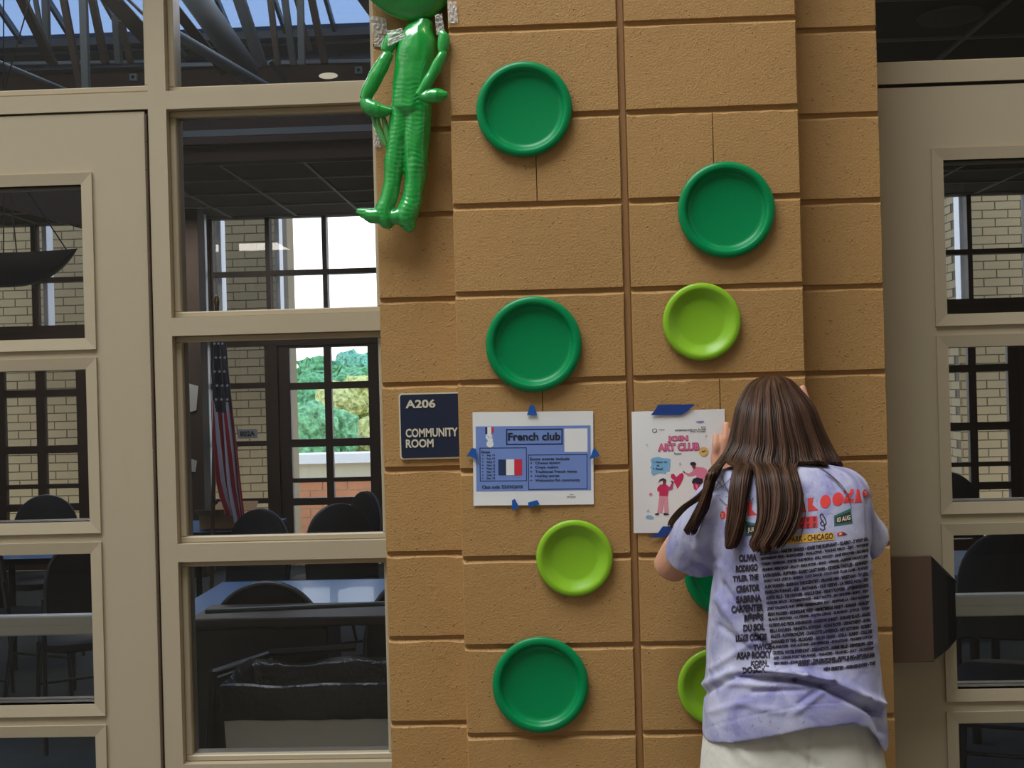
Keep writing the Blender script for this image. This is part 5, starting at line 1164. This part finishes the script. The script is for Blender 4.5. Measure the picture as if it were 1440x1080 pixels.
# ---------------------------------------------------------------- hair
hm = bpy.data.materials.new('brown_hair'); hm.use_nodes = True; n_ = hm.node_tree; bs = n_.nodes['Principled BSDF']
at_ = n_.nodes.new('ShaderNodeVertexColor'); at_.layer_name = 'tint'; n_.links.new(at_.outputs[0], bs.inputs['Base Color']); bs.inputs['Roughness'].default_value = .42; bs.inputs['Specular IOR Level'].default_value = .22
bs.inputs['Anisotropic'].default_value = .5
ROWS = [(529, 1080, 1094, -.200, -.215), (534, 1060, 1113, -.250, -.215), (546, 1046, 1127, -.290, -.218), (572, 1033, 1148, -.332, -.222), (603, 1028, 1159, -.354, -.226), (628, 1023, 1170, -.366, -.234), (648, 1010, 1181, -.379, -.262)]
HV, HF, HC = [], [], []
def strand(pts, r, col, n=4):
    k = len(pts); base = len(HV)
    for i, p in enumerate(pts):
        d = (pts[min(i+1, k-1)]-pts[max(i-1, 0)]).normalized(); a = d.cross(Vector((0, 1, 0))); a = a.normalized() if a.length > 1e-3 else Vector((1, 0, 0)); b = a.cross(d).normalized()
        rr = r*(min(1, .35+i*.4) if i < 3 else 1)*(1 if i < k*.8 else max(.25, 1-(i-k*.8)/(k*.2)*.75))
        for j in range(n): t = 2*PI*j/n+PI/4; HV.append(p+a*math.cos(t)*rr*1.25+b*math.sin(t)*rr*.8)
    for i in range(k-1):
        for j in range(n): HF.append((base+i*n+j, base+i*n+(j+1) % n, base+(i+1)*n+(j+1) % n, base+(i+1)*n+j))
    for _ in range(k*n): HC.append(col)
rh = random.Random(5)
GR_ = {'A': ((1004, 1022), [(662, 997, 1010), (675, 992, 1006), (688, 989.5, 1003), (703, 984, 999), (718, 977, 995), (732, 970, 990), (745, 962, 983), (753, 967, 976)]),
       'B': ((1020, 1058), [(662, 1034, 1058), (676, 1035, 1057), (700, 1033, 1053), (727, 1031, 1051), (750, 1029.5, 1047), (765, 1030, 1042), (771, 1031, 1039)]),
       'C': ((1052, 1122), [(662, 1060, 1118), (676, 1063, 1120), (700, 1066, 1126), (727, 1067, 1123), (750, 1063, 1115), (765, 1058, 1102), (775, 1063, 1097)]),
       'D': ((1122, 1181), [(653, 1132, 1183), (658, 1136, 1185)])}
def row_at(u0, y0=None): pass
def build_strands(key, count):
    (xa_, xb_), rows_ = GR_[key]; last = ROWS[-1]
    for i in range(count):
        q = rh.random(); q = (math.floor(q*count/7)+.5)/(count/7)*.75+q*.25+rh.gauss(0, .012)      # clumping
        q = max(0, min(1, q)); cl = math.sin(math.floor(q*count/7)*12.9898)*.5+.5
        x648 = xa_+(xb_-xa_)*q; u = 2*(x648-last[1])/(last[2]-last[1])-1; u = max(-1, min(1, u)); lift = rh.uniform(0, .010)+cl*.006; P_ = []
        for (y, l_, r_, yb_, ys_) in ROWS:
            f_ = max(0, 1-u*u)**.5; uu = u*(1-.10*(1-min(1, (y-531)/90)))
            P_.append(tuple(A((l_+r_)/2+(r_-l_)/2*uu, y, ys_+(yb_-ys_)*f_-lift*min(1, (y-531)/30))))
        end = rh.uniform(.86, 1.0) if key != 'D' else 1; cut = None
        if key == 'C' and q > .7: end = rh.uniform(.35, .95)
        n_r = len(rows_); stop = end*(n_r-1)
        for j, (y, l_, r_) in enumerate(rows_):
            if j > stop+.999: break
            t = 1 if j <= stop else stop-(j-1)
            x = l_+(r_-l_)*q; yq = y
            if j > stop and j > 0: y_p, l_p, r_p = rows_[j-1]; x = (l_p+(r_p-l_p)*q)*(1-t)+x*t; yq = y_p+(y-y_p)*t
            if key == 'D': p = A(x, yq-4+q*3+rh.uniform(-2, 2), -.385+.03*j+(.06 if q > .6 else 0))
            else:
                if key == 'A':
                    g_ = A(x, yq, (-.385, -.390, -.392, -.388, -.380, -.368, -.354, -.346)[min(j, 7)]-lift*.7-.008*(1-abs(2*q-1))); h_ = on_shirt(x, yq, .004+lift*.5)
                    p = h_ if (h_.y < g_.y and h_.y > -.419) else g_
                else: p = on_shirt(x, yq, .004+lift*.9+(.004+.01*(1-abs(2*q-1))))
                if j == 0: p = p.lerp(A(x, yq, -.398), .6)
            P_.append(tuple(p))
        Q = [Vector(v) for v in spl(P_, 3)]
        ph = rh.uniform(0, 6); Q = [p+Vector((math.sin(k*.55+ph)*.0009, 0, 0)) for k, p in enumerate(Q)]
        b = rh.uniform(.5, 1.4)*(.6+.9*cl*cl); strand(Q, rh.uniform(.0012, .0021), (.064*b, .031*b, .019*b, 1))
build_strands('A', 90); build_strands('B', 170); build_strands('C', 340); build_strands('D', 240)
# wisps in front of the left shoulder
for i in range(26):
    q = rh.random(); P_ = [tuple(A(x+q*w_+rh.uniform(-1, 1), y+q*3, Y)) for x, y, w_, Y in ((1010, 652, 7, -.355), (998, 676, 7, -.375), (979, 697, 8, -.375), (958, 712, 9, -.36), (945, 727, 8, -.345), (939, 740+rh.uniform(-6, 3), 6, -.335))]
    b = rh.uniform(.8, 1.6); strand([Vector(v) for v in spl(P_, 4)], rh.uniform(.0008, .0016), (.085*b, .05*b, .032*b, 1))
for P_ in ([(1015, 668), (1024, 690), (1036, 706)], [(1008, 676), (1022, 688), (1042, 690)], [(1006, 690), (1020, 682), (1030, 672)], [(1012, 700), (1026, 712), (1040, 712)], [(1146, 655), (1166, 668), (1188, 690), (1196, 716)], [(1140, 652), (1160, 664), (1184, 684)], [(1128, 700), (1132, 720), (1128, 745), (1122, 762)],
           [(1050, 690), (1056, 704), (1060, 700)], [(1160, 668), (1172, 676), (1186, 690), (1190, 700)]):
    strand([on_shirt(x, y, .003) for x, y in spl(P_, 6)], .0006, (.07, .04, .028, 1))
# under-layer so that no scalp shows between the strands
nU = 40; base = len(HV); RR_ = spl(ROWS, 4)
for (y, l_, r_, yb_, ys_) in RR_:
    for i in range(nU+1):
        u = -1+2*i/nU; f_ = max(0, 1-u*u)**.5; p = A((l_+r_)/2+(r_-l_)/2*u*.96, y+1.5, ys_+(yb_-ys_)*f_+.004); HV.append(p); HC.append((.030, .016, .010, 1))
m_ = len(RR_)
for k in range(m_-1):
    for i in range(nU): HF.append((base+k*(nU+1)+i, base+k*(nU+1)+i+1, base+(k+1)*(nU+1)+i+1, base+(k+1)*(nU+1)+i))
base = len(HV)      # front half of the cap, over the forehead and sides
for (y, l_, r_, yb_, ys_) in RR_[:17]:
    for i in range(nU+1):
        u = -1+2*i/nU; f_ = max(0, 1-u*u)**.5; p = A((l_+r_)/2+(r_-l_)/2*u*.97, y+1.5, ys_+.112*f_*min(1, max(0, (y-527)/20))**.45*(1 if y < 575 else max(.25, 1-(y-575)/40))); HV.append(p); HC.append((.034, .018, .011, 1))
for k in range(16):
    for i in range(nU): HF.append((base+k*(nU+1)+i, base+(k+1)*(nU+1)+i, base+(k+1)*(nU+1)+i+1, base+k*(nU+1)+i+1))
me = bpy.data.meshes.new('hair'); me.from_pydata([tuple(v) for v in HV], [], HF); me.materials.append(hm)
ca__ = me.color_attributes.new('tint', 'FLOAT_COLOR', 'POINT'); ca__.data.foreach_set('color', [c for q in HC for c in q]); me.shade_smooth()
link('hair', me, per_)
